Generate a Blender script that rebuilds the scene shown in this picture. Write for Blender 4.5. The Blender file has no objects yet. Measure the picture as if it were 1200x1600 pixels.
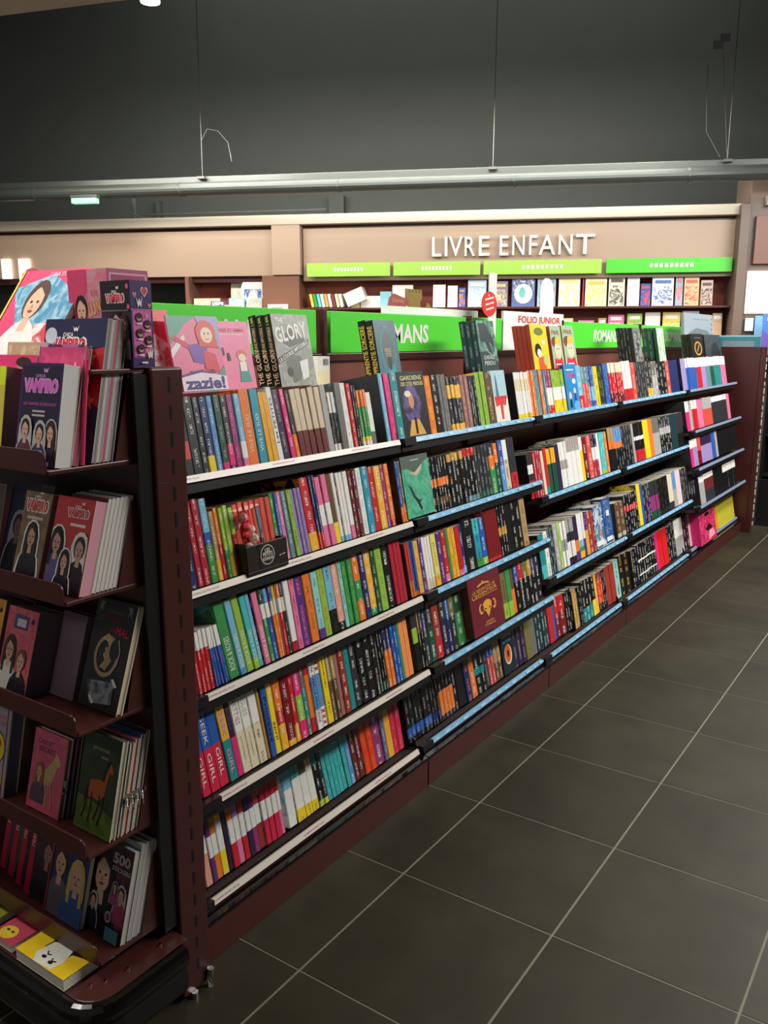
import bpy, math, random
from mathutils import Matrix, Vector
random.seed(7)
scene = bpy.context.scene
COL = scene.collection
rad = math.radians

# ------------------------------------------------------------------ camera
cam_d = bpy.data.cameras.new('camera')
cam = bpy.data.objects.new('camera', cam_d)
COL.objects.link(cam)
YAW, PITCH = rad(34.484), rad(11.461)
fwd = Vector((math.cos(YAW) * math.cos(PITCH), math.sin(YAW) * math.cos(PITCH), -math.sin(PITCH)))
rgt = Vector((math.sin(YAW), -math.cos(YAW), 0))
upv = rgt.cross(fwd)
mat = Matrix((rgt, upv, -fwd)).transposed().to_4x4()
mat.translation = Vector((-1.252, -1.356, 1.469))
cam.matrix_world = mat
cam_d.sensor_fit = 'VERTICAL'
cam_d.sensor_height = 24
cam_d.lens = 24 * 1323.6 / 1600
cam_d.clip_start = 0.02
scene.camera = cam

# ------------------------------------------------------------------ world, lamps, exposure
world = bpy.data.worlds.new('world')
scene.world = world
world.use_nodes = True
world.node_tree.nodes['Background'].inputs[0].default_value = (0.93, 0.97, 1.0, 1)
world.node_tree.nodes['Background'].inputs[1].default_value = 0.14
scene.view_settings.view_transform = 'Standard'
scene.view_settings.look = 'None'
scene.view_settings.gamma = 1
scene.view_settings.use_curve_mapping = False
scene.view_settings.exposure = 0.0

def area(name, loc, rot, sx, sy, power, col=(1, 1, 1)):
    l = bpy.data.lights.new(name, 'AREA')
    l.shape = 'RECTANGLE'; l.size = sx; l.size_y = sy; l.energy = power; l.color = col
    o = bpy.data.objects.new(name, l)
    o.location = loc; o.rotation_euler = rot
    COL.objects.link(o)
    return o
WR = rad(-65.0)
area('aisle_ceiling_light', (3.1, -2.3, 3.0), (rad(34), 0, 0), 4.2, 0.4, 160, (1.0, 0.97, 0.92))
area('far_ceiling_light', (5.4, -1.4, 3.3), (0, 0, 0), 2.4, 0.6, 120, (1.0, 0.97, 0.93))
area('rear_fill_light', (4.95, 1.93, 2.72), (rad(60), 0, WR), 4.0, 0.12, 30, (1.0, 0.96, 0.88))  # added fill in mid-air, no fixture; brightens the signs and rear books
area('rear_top_light', (4.95, 2.7, 3.3), (rad(24), 0, WR), 4.6, 0.2, 190, (1.0, 0.96, 0.88))
area('left_fascia_light', (3.4, 4.6, 3.1), (rad(40), 0, WR), 2.0, 0.2, 52, (1.0, 0.94, 0.84))
area('entrance_ceiling_light', (-0.3, 1.0, 3.0), (0, 0, 0), 1.6, 0.5, 75, (1.0, 0.95, 0.88))
area('beige_ceiling_fill_light', (-2.2, 0.6, 2.3), (rad(180 - 68), 0, rad(-62)), 1.0, 0.3, 22, (1.0, 0.93, 0.86))  # added fill behind the camera to lift the beige ceiling panel
area('bulkhead_fill_light', (6.0, 3.0, 5.85), (rad(35), 0, WR), 6.0, 0.3, 45, (1.0, 1.0, 0.93))  # added fill, no real fixture; makes the rear wall paler towards the top

# ------------------------------------------------------------------ palette and materials
PAL = dict(k=(20, 20, 22), dg=(48, 50, 54), gr=(112, 110, 106), lg=(170, 170, 166), w=(236, 234, 228), cr=(226, 214, 184),
    be=(216, 196, 168), tan=(178, 146, 96), br=(104, 76, 52), mar=(108, 42, 42), dr=(124, 22, 30), rd=(200, 38, 44), crm=(178, 38, 58),
    crim=(208, 40, 72), sr=(214, 82, 70), red=(228, 30, 36), rst=(164, 58, 44), rdb=(150, 52, 40), orr=(226, 66, 34), oy=(240, 178, 52),
    lo=(246, 152, 84), ye=(244, 212, 40), ly=(226, 216, 110), gold=(196, 150, 60), gn=(62, 148, 78), dgn=(34, 84, 62),
    lgn=(150, 190, 66), olv=(122, 112, 62), tl=(32, 140, 140), dgt=(30, 60, 66), tg=(102, 140, 146), tq=(72, 190, 190), aq=(150, 208, 200),
    tb=(46, 152, 180), lb=(120, 186, 216), sb=(92, 148, 206), bl=(44, 92, 172), nv=(34, 48, 100), sl=(96, 104, 140), pu=(92, 50, 126),
    dp=(52, 34, 68), pl=(150, 56, 116), ll=(160, 142, 196), pk=(232, 120, 158), hp=(228, 42, 122), pkb=(160, 108, 104),
    pkw=(232, 204, 206), salm=(232, 160, 134))
PAL['or'] = (236, 124, 44)
CNAME = dict(k='black', dg='dark grey', gr='grey', lg='light grey', w='white', cr='cream', be='beige', tan='tan', br='brown', mar='maroon',
    dr='dark red', rd='red', crm='crimson', crim='raspberry red', sr='salmon red', red='bright red', rst='rust red', rdb='brick red',
    orr='orange red', oy='amber', lo='light orange', ye='yellow', ly='pale yellow', gold='gold', gn='green', dgn='dark green',
    lgn='lime green', olv='olive', tl='teal', dgt='dark teal', tg='grey teal', tq='turquoise', aq='pale aqua', tb='teal blue',
    lb='light blue', sb='sky blue', bl='blue', nv='navy', sl='slate', pu='purple', dp='dark purple', pl='plum', ll='lilac',
    pk='pink', hp='hot pink', pkb='pinkish brown', pkw='pale pink', salm='salmon')
CNAME['or'] = 'orange'

def lin(c):
    if isinstance(c, str): c = PAL[c]
    r = []
    for v in c[:3]:
        v = v / 255.0
        r.append(v / 12.92 if v <= 0.04045 else ((v + 0.055) / 1.055) ** 2.4)
    return (r[0], r[1], r[2])

class NT:
    def __init__(s, name):
        s.m = bpy.data.materials.new(name); s.m.use_nodes = True
        s.t = s.m.node_tree; s.b = s.t.nodes['Principled BSDF']
    def n(s, typ, **kw):
        nd = s.t.nodes.new(typ)
        for k, v in kw.items():
            if k.startswith('i_'): nd.inputs[int(k[2:])].default_value = v
            else: setattr(nd, k, v)
        return nd
    def l(s, a, b): s.t.links.new(a, b)

def simple(name, rgb, rough=0.5, metal=0.0, var=0.12, scale=30, bump=0.0, emit=None, spec=0.5):
    q = NT(name); c = lin(rgb)
    tc = q.n('ShaderNodeTexCoord'); no = q.n('ShaderNodeTexNoise')
    no.inputs['Scale'].default_value = scale; no.inputs['Detail'].default_value = 5
    q.l(tc.outputs['Object'], no.inputs['Vector'])
    mr = q.n('ShaderNodeMapRange'); mr.inputs[3].default_value = 1 - var; mr.inputs[4].default_value = 1 + var
    q.l(no.outputs['Fac'], mr.inputs[0])
    mx = q.n('ShaderNodeVectorMath', operation='MULTIPLY'); mx.inputs[0].default_value = c
    q.l(mr.outputs[0], mx.inputs[1]); q.l(mx.outputs[0], q.b.inputs['Base Color'])
    q.b.inputs['Roughness'].default_value = rough; q.b.inputs['Metallic'].default_value = metal
    q.b.inputs['Specular IOR Level'].default_value = spec
    if bump:
        bp = q.n('ShaderNodeBump'); bp.inputs['Strength'].default_value = bump; bp.inputs['Distance'].default_value = 0.002
        q.l(no.outputs['Fac'], bp.inputs['Height']); q.l(bp.outputs[0], q.b.inputs['Normal'])
    if emit:
        q.b.inputs['Emission Color'].default_value = (*c, 1); q.b.inputs['Emission Strength'].default_value = emit
    return q.m

def printed_material():
    """Printed card: colour blocks come from the mesh, lettering grain where the Ink layer says so."""
    q = NT('printed_card')
    col = q.n('ShaderNodeAttribute', attribute_name='Col'); ink = q.n('ShaderNodeAttribute', attribute_name='Ink')
    uv = q.n('ShaderNodeUVMap', uv_map='UVMap')
    sep = q.n('ShaderNodeSeparateXYZ'); q.l(uv.outputs[0], sep.inputs[0])
    def math_(op, a, b=None):
        n = q.n('ShaderNodeMath', operation=op)
        for i, v in ((0, a), (1, b)):
            if v is None: continue
            if isinstance(v, (int, float)): n.inputs[i].default_value = v
            else: q.l(v, n.inputs[i])
        return n.outputs[0]
    u, v = sep.outputs[0], sep.outputs[1]
    du = math_('ABSOLUTE', math_('SUBTRACT', u, 0.5))
    inrow = math_('LESS_THAN', du, 0.19)
    cmb = q.n('ShaderNodeCombineXYZ'); q.l(math_('MULTIPLY', u, 3.2), cmb.inputs[0]); q.l(math_('MULTIPLY', v, 420.0), cmb.inputs[1])
    n1 = q.n('ShaderNodeTexNoise'); n1.inputs['Scale'].default_value = 1.0; n1.inputs['Detail'].default_value = 1.5
    q.l(cmb.outputs[0], n1.inputs['Vector'])
    letters = math_('GREATER_THAN', n1.outputs['Fac'], 0.515)
    c2 = q.n('ShaderNodeCombineXYZ'); q.l(math_('MULTIPLY', v, 26.0), c2.inputs[1])
    n2 = q.n('ShaderNodeTexNoise'); n2.inputs['Scale'].default_value = 1.0; n2.inputs['Detail'].default_value = 0
    q.l(c2.outputs[0], n2.inputs['Vector'])
    words = math_('GREATER_THAN', n2.outputs['Fac'], 0.47)
    tmask = math_('MULTIPLY', math_('MULTIPLY', letters, words), inrow)
    istext = math_('GREATER_THAN', ink.outputs['Alpha'], 0.9)
    isart = math_('MULTIPLY', math_('GREATER_THAN', ink.outputs['Alpha'], 0.3), math_('SUBTRACT', 1.0, istext))
    tc = q.n('ShaderNodeTexCoord'); oi = q.n('ShaderNodeObjectInfo')
    va = q.n('ShaderNodeVectorMath', operation='ADD'); q.l(tc.outputs['Object'], va.inputs[0])
    q.l(math_('MULTIPLY', oi.outputs['Random'], 20.0), va.inputs[1])
    n3 = q.n('ShaderNodeTexNoise'); n3.inputs['Scale'].default_value = 28; n3.inputs['Detail'].default_value = 6; n3.inputs['Distortion'].default_value = 1.2
    q.l(va.outputs[0], n3.inputs['Vector'])
    amask = q.n('ShaderNodeMapRange'); amask.inputs[1].default_value = 0.44; amask.inputs[2].default_value = 0.58
    q.l(n3.outputs['Fac'], amask.inputs[0])
    fac = math_('ADD', math_('MULTIPLY', math_('MULTIPLY', tmask, 0.82), istext), math_('MULTIPLY', amask.outputs[0], isart))
    mx = q.n('ShaderNodeMix', data_type='RGBA')
    q.l(fac, mx.inputs[0]); q.l(col.outputs['Color'], mx.inputs[6]); q.l(ink.outputs['Color'], mx.inputs[7])
    # light handling wear
    n4 = q.n('ShaderNodeTexNoise'); n4.inputs['Scale'].default_value = 60; n4.inputs['Detail'].default_value = 3
    q.l(va.outputs[0], n4.inputs['Vector'])
    mr = q.n('ShaderNodeMapRange'); mr.inputs[3].default_value = 0.86; mr.inputs[4].default_value = 1.1
    q.l(n4.outputs['Fac'], mr.inputs[0])
    mm = q.n('ShaderNodeVectorMath', operation='MULTIPLY'); q.l(mx.outputs[2], mm.inputs[0]); q.l(mr.outputs[0], mm.inputs[1])
    q.l(mm.outputs[0], q.b.inputs['Base Color'])
    q.b.inputs['Roughness'].default_value = 0.38
    q.b.inputs['Specular IOR Level'].default_value = 0.45
    return q.m

def paper_material():
    q = NT('page_edges')
    tc = q.n('ShaderNodeTexCoord'); w = q.n('ShaderNodeTexWave'); w.wave_type = 'BANDS'; w.bands_direction = 'X'
    w.inputs['Scale'].default_value = 420; w.inputs['Distortion'].default_value = 2.5; w.inputs['Detail'].default_value = 2
    q.l(tc.outputs['Object'], w.inputs['Vector'])
    at = q.n('ShaderNodeAttribute', attribute_name='Col')
    mr = q.n('ShaderNodeMapRange'); mr.inputs[3].default_value = 0.84; mr.inputs[4].default_value = 1.0
    q.l(w.outputs['Fac'], mr.inputs[0])
    mm = q.n('ShaderNodeVectorMath', operation='MULTIPLY'); q.l(at.outputs['Color'], mm.inputs[0]); q.l(mr.outputs[0], mm.inputs[1])
    q.l(mm.outputs[0], q.b.inputs['Base Color']); q.b.inputs['Roughness'].default_value = 0.85
    return q.m

def tile_material():
    q = NT('slate_floor_tile')
    g = q.n('ShaderNodeNewGeometry'); oi = q.n('ShaderNodeObjectInfo')
    n1 = q.n('ShaderNodeTexNoise'); n1.inputs['Scale'].default_value = 3.2; n1.inputs['Detail'].default_value = 7; n1.inputs['Roughness'].default_value = 0.62
    q.l(g.outputs['Position'], n1.inputs['Vector'])
    cr = q.n('ShaderNodeValToRGB'); e = cr.color_ramp.elements
    e[0].position = 0.3; e[0].color = (*lin((38, 35, 23)), 1); e[1].position = 0.72; e[1].color = (*lin((57, 52, 37)), 1)
    q.l(n1.outputs['Fac'], cr.inputs[0])
    mr = q.n('ShaderNodeMapRange'); mr.inputs[3].default_value = 0.88; mr.inputs[4].default_value = 1.12
    q.l(oi.outputs['Random'], mr.inputs[0])
    mm = q.n('ShaderNodeVectorMath', operation='MULTIPLY'); q.l(cr.outputs[0], mm.inputs[0]); q.l(mr.outputs[0], mm.inputs[1])
    q.l(mm.outputs[0], q.b.inputs['Base Color'])
    n2 = q.n('ShaderNodeTexNoise'); n2.inputs['Scale'].default_value = 9; n2.inputs['Detail'].default_value = 4
    q.l(g.outputs['Position'], n2.inputs['Vector'])
    r2 = q.n('ShaderNodeMapRange'); r2.inputs[3].default_value = 0.42; r2.inputs[4].default_value = 0.62
    q.l(n2.outputs['Fac'], r2.inputs[0]); q.l(r2.outputs[0], q.b.inputs['Roughness']); q.b.inputs['Specular IOR Level'].default_value = 0.35
    n3 = q.n('ShaderNodeTexNoise'); n3.inputs['Scale'].default_value = 90; n3.inputs['Detail'].default_value = 6
    q.l(g.outputs['Position'], n3.inputs['Vector'])
    bp = q.n('ShaderNodeBump'); bp.inputs['Strength'].default_value = 0.12; bp.inputs['Distance'].default_value = 0.001
    q.l(n3.outputs['Fac'], bp.inputs['Height']); q.l(bp.outputs[0], q.b.inputs['Normal'])
    return q.m

M = dict(
    printed=printed_material(), paper=paper_material(), tile=tile_material(),
    maroon=simple('maroon_powder_coat', (78, 33, 28), 0.38, 0, 0.08, 14, 0.05),
    maroon_dark=simple('dark_maroon_powder_coat', (70, 32, 29), 0.34, 0, 0.10, 14, 0.05),
    panel=simple('brightened_maroon_panel', (122, 66, 58), 0.38, 0, 0.08, 14, 0.05),  # maroon lightened to put light on panels the shelves shade
    black=simple('black_plastic', (22, 22, 23), 0.35, 0, 0.15, 20),
    gloss=simple('black_glossy_bumper', (14, 12, 12), 0.12, 0, 0.1, 20),
    shelf=simple('grey_brown_shelf_paint', (70, 58, 54), 0.5, 0, 0.1, 20),
    rail=simple('ivory_price_rail', (222, 214, 200), 0.35, 0, 0.05, 12),
    railblue=simple('blue_price_rail', (126, 180, 214), 0.35, 0, 0.25, 16),
    railgrey=simple('grey_blue_price_rail', (130, 144, 168), 0.35, 0, 0.1, 12),
    green=simple('green_sign_board', (82, 218, 54), 0.4, 0, 0.03, 4),
    lime=simple('light_washed_green_sign', (176, 226, 92), 0.4, 0, 0.03, 4),  # the green board again, with strong light washed into its colour
    white=simple('white_lettering', (240, 240, 236), 0.5, 0, 0.03, 8),
    grout=simple('pale_grout', (120, 116, 100), 0.9, 0, 0.15, 40),
    steel=simple('galvanised_steel', (66, 70, 67), 0.38, 0.35, 0.10, 8),
    chrome=simple('chrome', (210, 210, 212), 0.15, 1.0, 0.05, 20),
    fascia=simple('taupe_fascia_panel', (186, 160, 138), 0.40, 0.0, 0.06, 1.5),
    trim=simple('pale_taupe_trim', (196, 184, 166), 0.4, 0.0, 0.05, 2),
    walnut=simple('brown_shelf_panel', (128, 88, 70), 0.4, 0.0, 0.08, 3),
    taupe=simple('dark_taupe_panel', (112, 94, 82), 0.4, 0.0, 0.06, 3),
    terra=simple('terracotta_back_panel', (172, 84, 66), 0.5, 0.0, 0.05, 3),
    darkwall=simple('charcoal_painted_wall', (62, 66, 62), 0.8, 0, 0.10, 3, 0.1),
    darkceil=simple('charcoal_ceiling', (58, 60, 58), 0.85, 0, 0.08, 3),
    beige=simple('beige_ceiling_panel', (226, 206, 188), 0.8, 0, 0.05, 3),
    lit=simple('backlit_panel', (255, 250, 232), 0.5, 0, 0.01, 3, 0, 1.6),
    exitgreen=simple('lit_exit_sign', (120, 235, 165), 0.5, 0, 0.01, 3, 0, 0.9),
    lamp=simple('lamp_lens', (255, 244, 190), 0.5, 0, 0.01, 3, 0, 9.0),
    wire=simple('hanging_wire', (70, 70, 66), 0.5, 0.3, 0.1, 20),
)

# ------------------------------------------------------------------ mesh helpers
class MB:
    def __init__(s): s.v = []; s.f = []; s.c = []; s.i = []; s.uv = []; s.sm = []
    def face(s, pts, col=(200, 200, 200), ink=None, uv=None):
        a = len(s.v); s.v.extend([tuple(p) for p in pts]); s.f.append(tuple(range(a, a + len(pts))))
        s.c.append((*lin(col), 1.0)); s.i.append(ink if ink else (0, 0, 0, 0)); s.uv.append(uv)
    def mesh_faces(s, vs, fs, col, ink=None):
        a = len(s.v); s.v.extend([tuple(p) for p in vs])
        for f in fs:
            s.f.append(tuple(a + i for i in f)); s.c.append((*lin(col), 1.0)); s.i.append(ink if ink else (0, 0, 0, 0)); s.uv.append(None)
    def box(s, x0, x1, y0, y1, z0, z1, col=(200, 200, 200)):
        vs = [(x, y, z) for z in (z0, z1) for y in (y0, y1) for x in (x0, x1)]
        s.mesh_faces(vs, [(0, 2, 3, 1), (4, 5, 7, 6), (0, 1, 5, 4), (2, 6, 7, 3), (0, 4, 6, 2), (1, 3, 7, 5)], col)
    def prism(s, prof, axis, a0, a1, col=(200, 200, 200)):
        """prof: 2D polygon in the two other axes (x,y),(x,z) or (y,z); extruded along axis"""
        def P(p, a):
            return {0: (a, p[0], p[1]), 1: (p[0], a, p[1]), 2: (p[0], p[1], a)}[axis]
        n = len(prof)
        vs = [P(p, a0) for p in prof] + [P(p, a1) for p in prof]
        fs = [(i, (i + 1) % n, n + (i + 1) % n, n + i) for i in range(n)] + [tuple(range(n))[::-1], tuple(range(n, 2 * n))]
        s.mesh_faces(vs, fs, col)
    def tube(s, pts, r, n=8, col=(200, 200, 200), sy=1.0):
        pts = [Vector(p) for p in pts]; rings = []
        for i, p in enumerate(pts):
            t = (pts[min(i + 1, len(pts) - 1)] - pts[max(i - 1, 0)]).normalized()
            a = t.cross(Vector((0, 0, 1)))
            if a.length < 1e-3: a = Vector((1, 0, 0))
            a.normalize(); b = a.cross(t)
            rings.append([p + a * r * math.cos(2 * math.pi * k / n) + b * r * sy * math.sin(2 * math.pi * k / n) for k in range(n)])
        vs = [v for rg in rings for v in rg]
        fs = [(i * n + k, i * n + (k + 1) % n, (i + 1) * n + (k + 1) % n, (i + 1) * n + k) for i in range(len(pts) - 1) for k in range(n)]
        fs += [tuple(range(n))[::-1], tuple((len(pts) - 1) * n + k for k in range(n))]
        s.mesh_faces(vs, fs, col)
    def data(s, name, mt):
        me = bpy.data.meshes.new(name); me.from_pydata(s.v, [], s.f)
        ca = me.color_attributes.new('Col', 'FLOAT_COLOR', 'CORNER'); cb = me.color_attributes.new('Ink', 'FLOAT_COLOR', 'CORNER')
        A = []; B = []; U = []
        for k, f in enumerate(s.f):
            n = len(f); A.extend(s.c[k] * n); B.extend(s.i[k] * n)
            if s.uv[k]:
                for q in s.uv[k]: U.extend(q)
            else: U.extend((0.0, 0.0) * n)
        ca.data.foreach_set('color', A); cb.data.foreach_set('color', B)
        uvl = me.uv_layers.new(name='UVMap'); uvl.data.foreach_set('uv', U)
        me.materials.append(mt)
        return me
    def build(s, name, mt, parent=None, loc=None, rot=None, bevel=0.0):
        o = bpy.data.objects.new(name, s.data(name, mt)); COL.objects.link(o)
        if parent: o.parent = parent
        if loc: o.location = loc
        if rot: o.rotation_euler = rot
        if bevel:
            m = o.modifiers.new('soft_edges', 'BEVEL'); m.width = bevel; m.segments = 2; m.limit_method = 'ANGLE'
        return o

def tag(o, label=None, cat=None, group=None, kind=None):
    if label: o['label'] = label
    if cat: o['category'] = cat
    if group: o['group'] = group
    if kind: o['kind'] = kind
    return o
def empty(name, loc, rz=0.0, rot=None):
    o = bpy.data.objects.new(name, None); COL.objects.link(o); o.location = loc
    o.rotation_euler = rot if rot else (0, 0, rz); o.empty_display_size = 0.05
    return o
def boxobj(name, mt, parent, b, bevel=0.0, kind=None):
    m = MB(); m.box(*b); o = m.build(name, mt, parent, bevel=bevel)
    if kind: o['kind'] = kind
    return o

_tc = {}
def text_geo(s, heavy=0.0):
    """2D outline mesh of a word, centred, scaled to a unit box; returns verts, faces, aspect"""
    key = (s, heavy)
    if key not in _tc:
        cu = bpy.data.curves.new('txt', 'FONT'); cu.body = s; cu.size = 1; cu.resolution_u = 2; cu.offset = heavy; cu.fill_mode = 'FRONT'
        o = bpy.data.objects.new('txt', cu); COL.objects.link(o)
        me = bpy.data.meshes.new_from_object(o)
        vs = [(v.co.x, v.co.y) for v in me.vertices]; fs = [tuple(p.vertices) for p in me.polygons]
        bpy.data.objects.remove(o); bpy.data.meshes.remove(me); bpy.data.curves.remove(cu)
        x0 = min(v[0] for v in vs); x1 = max(v[0] for v in vs); y0 = min(v[1] for v in vs); y1 = max(v[1] for v in vs)
        vs = [((v[0] - x0) / (x1 - x0) - 0.5, (v[1] - y0) / (y1 - y0) - 0.5) for v in vs]
        _tc[key] = (vs, fs, (x1 - x0) / (y1 - y0))
    return _tc[key]

class Art:
    """flat print built from shapes on a plane: origin lower-left, ux / uy full width and height, n outward"""
    def __init__(s, o, ux, uy, n):
        s.o = Vector(o); s.ux = Vector(ux); s.uy = Vector(uy); s.n = Vector(n); s.m = MB(); s.k = 0
        s.W = s.ux.length; s.H = s.uy.length
    def P(s, x, y): return s.o + s.ux * x + s.uy * y + s.n * (0.0004 + 0.00012 * s.k)
    def poly(s, pts, col, ink=None):
        s.m.face([s.P(min(1, max(0, p[0])), min(1, max(0, p[1]))) for p in pts], col, ink); s.k += 1; return s
    def rect(s, x0, y0, x1, y1, col, ink=None): return s.poly([(x0, y0), (x1, y0), (x1, y1), (x0, y1)], col, ink)
    def ell(s, cx, cy, rx, ry, col, n=14, a0=0, a1=360, ink=None):
        return s.poly([(cx + rx * math.cos(rad(a0 + (a1 - a0) * i / n)), cy + ry * math.sin(rad(a0 + (a1 - a0) * i / n))) for i in range(n + (a1 - a0 < 360))], col, ink)
    def text(s, t, cx, cy, w, h, col, rot=0, heavy=0.02):
        vs, fs, a = text_geo(t, heavy); c, sn = math.cos(rad(rot)), math.sin(rad(rot))
        W, H = s.W, s.H; out = []
        for x, y in vs:
            X = x * w * (W if abs(rot) < 45 else H); Y = y * h * (H if abs(rot) < 45 else W)
            X, Y = X * c - Y * sn, X * sn + Y * c
            out.append(s.P(cx + X / W, cy + Y / H))
        s.m.mesh_faces(out, fs, col); s.k += 1; return s
    def person(s, cx, base, h, hair, skin, cloth, outline=None):
        r = h * 0.15; k = s.H / s.W; rx = r * k * .8
        body = [(-2.3, 0), (-2.25, .22), (-1.9, .42), (-1.1, .55), (-.45, .60), (.45, .60), (1.1, .55), (1.9, .42), (2.25, .22), (2.3, 0)]
        hairp = [(-1.25, .30), (-1.55, .55), (-1.45, .80), (-1.05, .95), (-.4, 1.02), (.4, 1.02), (1.05, .95), (1.45, .80), (1.55, .55), (1.25, .30), (.6, .44), (-.6, .44)]
        if outline:
            for pp, e in ((body, 1.14), (hairp, 1.2)): s.poly([(cx + x * rx * e, base + (y * h * (1.03 if y else 1))) for x, y in pp], outline)
        long = (int(cx * 97) % 3) != 1
        if long: s.poly([(cx + x * rx, base + y * h) for x, y in hairp], hair)
        s.poly([(cx + x * rx, base + y * h) for x, y in body], cloth)
        s.poly([(cx - rx * .4, base + h * .5), (cx + rx * .4, base + h * .5), (cx + rx * .35, base + h * .68), (cx - rx * .35, base + h * .68)], skin)
        s.ell(cx, base + h * .80, rx * 1.15, r * 1.25, hair, n=16); s.ell(cx, base + h * .765, rx * .82, r * 1.02, skin, n=14)
        if long:
            for q in (-1, 1): s.poly([(cx + q * rx * .7, base + h * .9), (cx + q * rx * 1.3, base + h * .8), (cx + q * rx * 1.35, base + h * .42), (cx + q * rx * .85, base + h * .40), (cx + q * rx * .78, base + h * .7)], hair)
        s.poly([(cx - rx * .9, base + h * .80), (cx - rx * .2, base + h * .93), (cx + rx * .9, base + h * .82), (cx + rx * .6, base + h * .95), (cx - rx * .5, base + h * .97)], hair)
        for q in (-.34, .34): s.ell(cx + q * rx, base + h * .775, rx * .13, r * .09, (40, 28, 26), n=8)
        s.ell(cx, base + h * .685, rx * .26, r * .09, (150, 60, 60), n=8)
        s.poly([(cx - rx * .06, base + h * .755), (cx + rx * .1, base + h * .715), (cx - rx * .1, base + h * .715)], tuple(int(c * .8) for c in skin)) if not isinstance(skin, str) else None
        return s
    def build(s, parent, name='cover_print'):
        return s.m.build(name, M['printed'], parent)

def parse(spec):
    segs = []
    for p in spec.split(','):
        a = p.split(':'); segs.append((a[0], float(a[1]) / 100 if len(a) > 1 else 1.0))
    return segs
TI = 0.0011
def cover_geo(m, w, d, h, spec, ink, front, xf=None, board=None, inkart=None):
    """C-shaped book cover: spine at y=0 facing -y, boards towards +y, front board on the +x side"""
    t = board or TI; r = min(0.0022, w * 0.22)
    prof = [(w, d), (w, r), (w - r, 0), (r, 0), (0, r), (0, d), (t, d), (t, t + r * .5), (w - t, t + r * .5), (w - t, d)]
    X = xf or (lambda p: p)
    z0 = 0.0; off = random.uniform(0, 40)
    ic = (*lin(ink), 1.0) if ink not in ('-', None) else None
    segs = parse(spec); n = len(prof)
    for ci, fr in segs:
        z1 = h * fr
        for i in range(n):
            a, b = prof[i], prof[(i + 1) % n]
            spine = i in (1, 2, 3)
            c = ci if spine else front
            if i in (5, 6, 7, 8, 9): c = 'cr'
            iv = None; uv = None
            if i == 2 and ic and w > 0.006 and ci != 'w' or (i == 2 and ic and len(segs) == 1):
                iv = ic; uv = [(1, z0 + off), (0, z0 + off), (0, z1 + off), (1, z1 + off)]
            elif i in (0, 4) and inkart: iv = (*lin(inkart), 0.5)
            m.face([X((a[0], a[1], z0)), X((b[0], b[1], z0)), X((b[0], b[1], z1)), X((a[0], a[1], z1))][::-1] if False else
                   [X((a[0], a[1], z0)), X((b[0], b[1], z0)), X((b[0], b[1], z1)), X((a[0], a[1], z1))], c, iv, uv)
        z0 = z1
    for z, top in ((0, 0), (h, 1)):
        for idx in ((0, 1, 8, 9), (1, 2, 3, 4, 7, 8), (4, 5, 6, 7)):
            f = [X((prof[k][0], prof[k][1], z)) for k in idx]
            m.face(f if top else f[::-1], segs[-1][0] if top else segs[0][0])
def pages_geo(m, w, d, h, col, xf=None, t=None, inset=0.0008):
    t = t or TI; X = xf or (lambda p: p)
    x0, x1, y0, y1, z0, z1 = t, w - t, t + .001, d - inset, inset, h - inset
    vs = [X((x, y, z)) for z in (z0, z1) for y in (y0, y1) for x in (x0, x1)]
    m.mesh_faces(vs, [(0, 2, 3, 1), (4, 5, 7, 6), (0, 1, 5, 4), (2, 6, 7, 3), (0, 4, 6, 2), (1, 3, 7, 5)], col)
PAPER = [(226, 220, 204), (218, 208, 188), (232, 228, 216), (212, 204, 190)]
TILT = rad(11)

def book(name, w, d, h, spec, ink, front, loc, rot, label, cat='book', group=None, paper=None, hard=False, inkart=None):
    m = MB(); bt = 0.0024 if hard else TI
    cover_geo(m, w, d, h, spec, ink, front, board=bt, inkart=inkart)
    o = m.build(name, M['printed'], None, loc, rot); tag(o, label, cat, group)
    p = MB(); pages_geo(p, w, d, h, paper or random.choice(PAPER), t=bt, inset=0.003 if hard else 0.0008)
    p.build('page_block', M['paper'], o)
    return o
def front_art(o, w, d, h):   # print surface of the front board, seen from +x
    return Art((w, 0, 0), (0, d, 0), (0, 0, h), (1, 0, 0))
def spine_art(o, w, h):
    return Art((0, 0, 0), (w, 0, 0), (0, 0, h), (0, -1, 0))

# ------------------------------------------------------------------ room shell
TX, TY = 0.4535, 0.4467
X0T, Y0T = 0.084, -0.194
def project(p):
    q = Vector(p) - Vector((-1.252, -1.356, 1.469)); z = q.dot(fwd)
    return (0.5 + 1323.6 * q.dot(rgt) / z / 1200, 0.5 - 1323.6 * q.dot(upv) / z / 1600) if z > 0.05 else (9, 9)
m = MB(); m.box(-6, 14, -7, 9, -0.12, -0.0012)
floor = m.build('floor', M['grout']); floor['kind'] = 'structure'
tm = MB(); g = 0.0022
tm.prism([(-TX / 2 + g * 1.3, -TY / 2 + g * 1.5), (TX / 2 - g * 1.3, -TY / 2 + g * 1.5), (TX / 2 - g * 1.3, TY / 2 - g * 1.5), (-TX / 2 + g * 1.3, TY / 2 - g * 1.5)], 2, -0.0011, 0.0)
tmesh = tm.data('floor_tile', M['tile'])
cand = []
for i in range(-8, 24):
    for j in range(-14, 10):
        cx, cy = X0T + (i + .5) * TX, Y0T + (j + .5) * TY
        best = min((abs(a - .5) for a, b in [project((cx + u * TX, cy + v * TY, 0)) for u in (-.5, .5) for v in (-.5, .5)] if 0 <= b <= 1.15), default=9)
        if best < 1.7:
            cand.append((math.hypot(cx + 1.252, cy + 1.356) + (100 if best > .6 else 0), cx, cy))
cand.sort()
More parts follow.
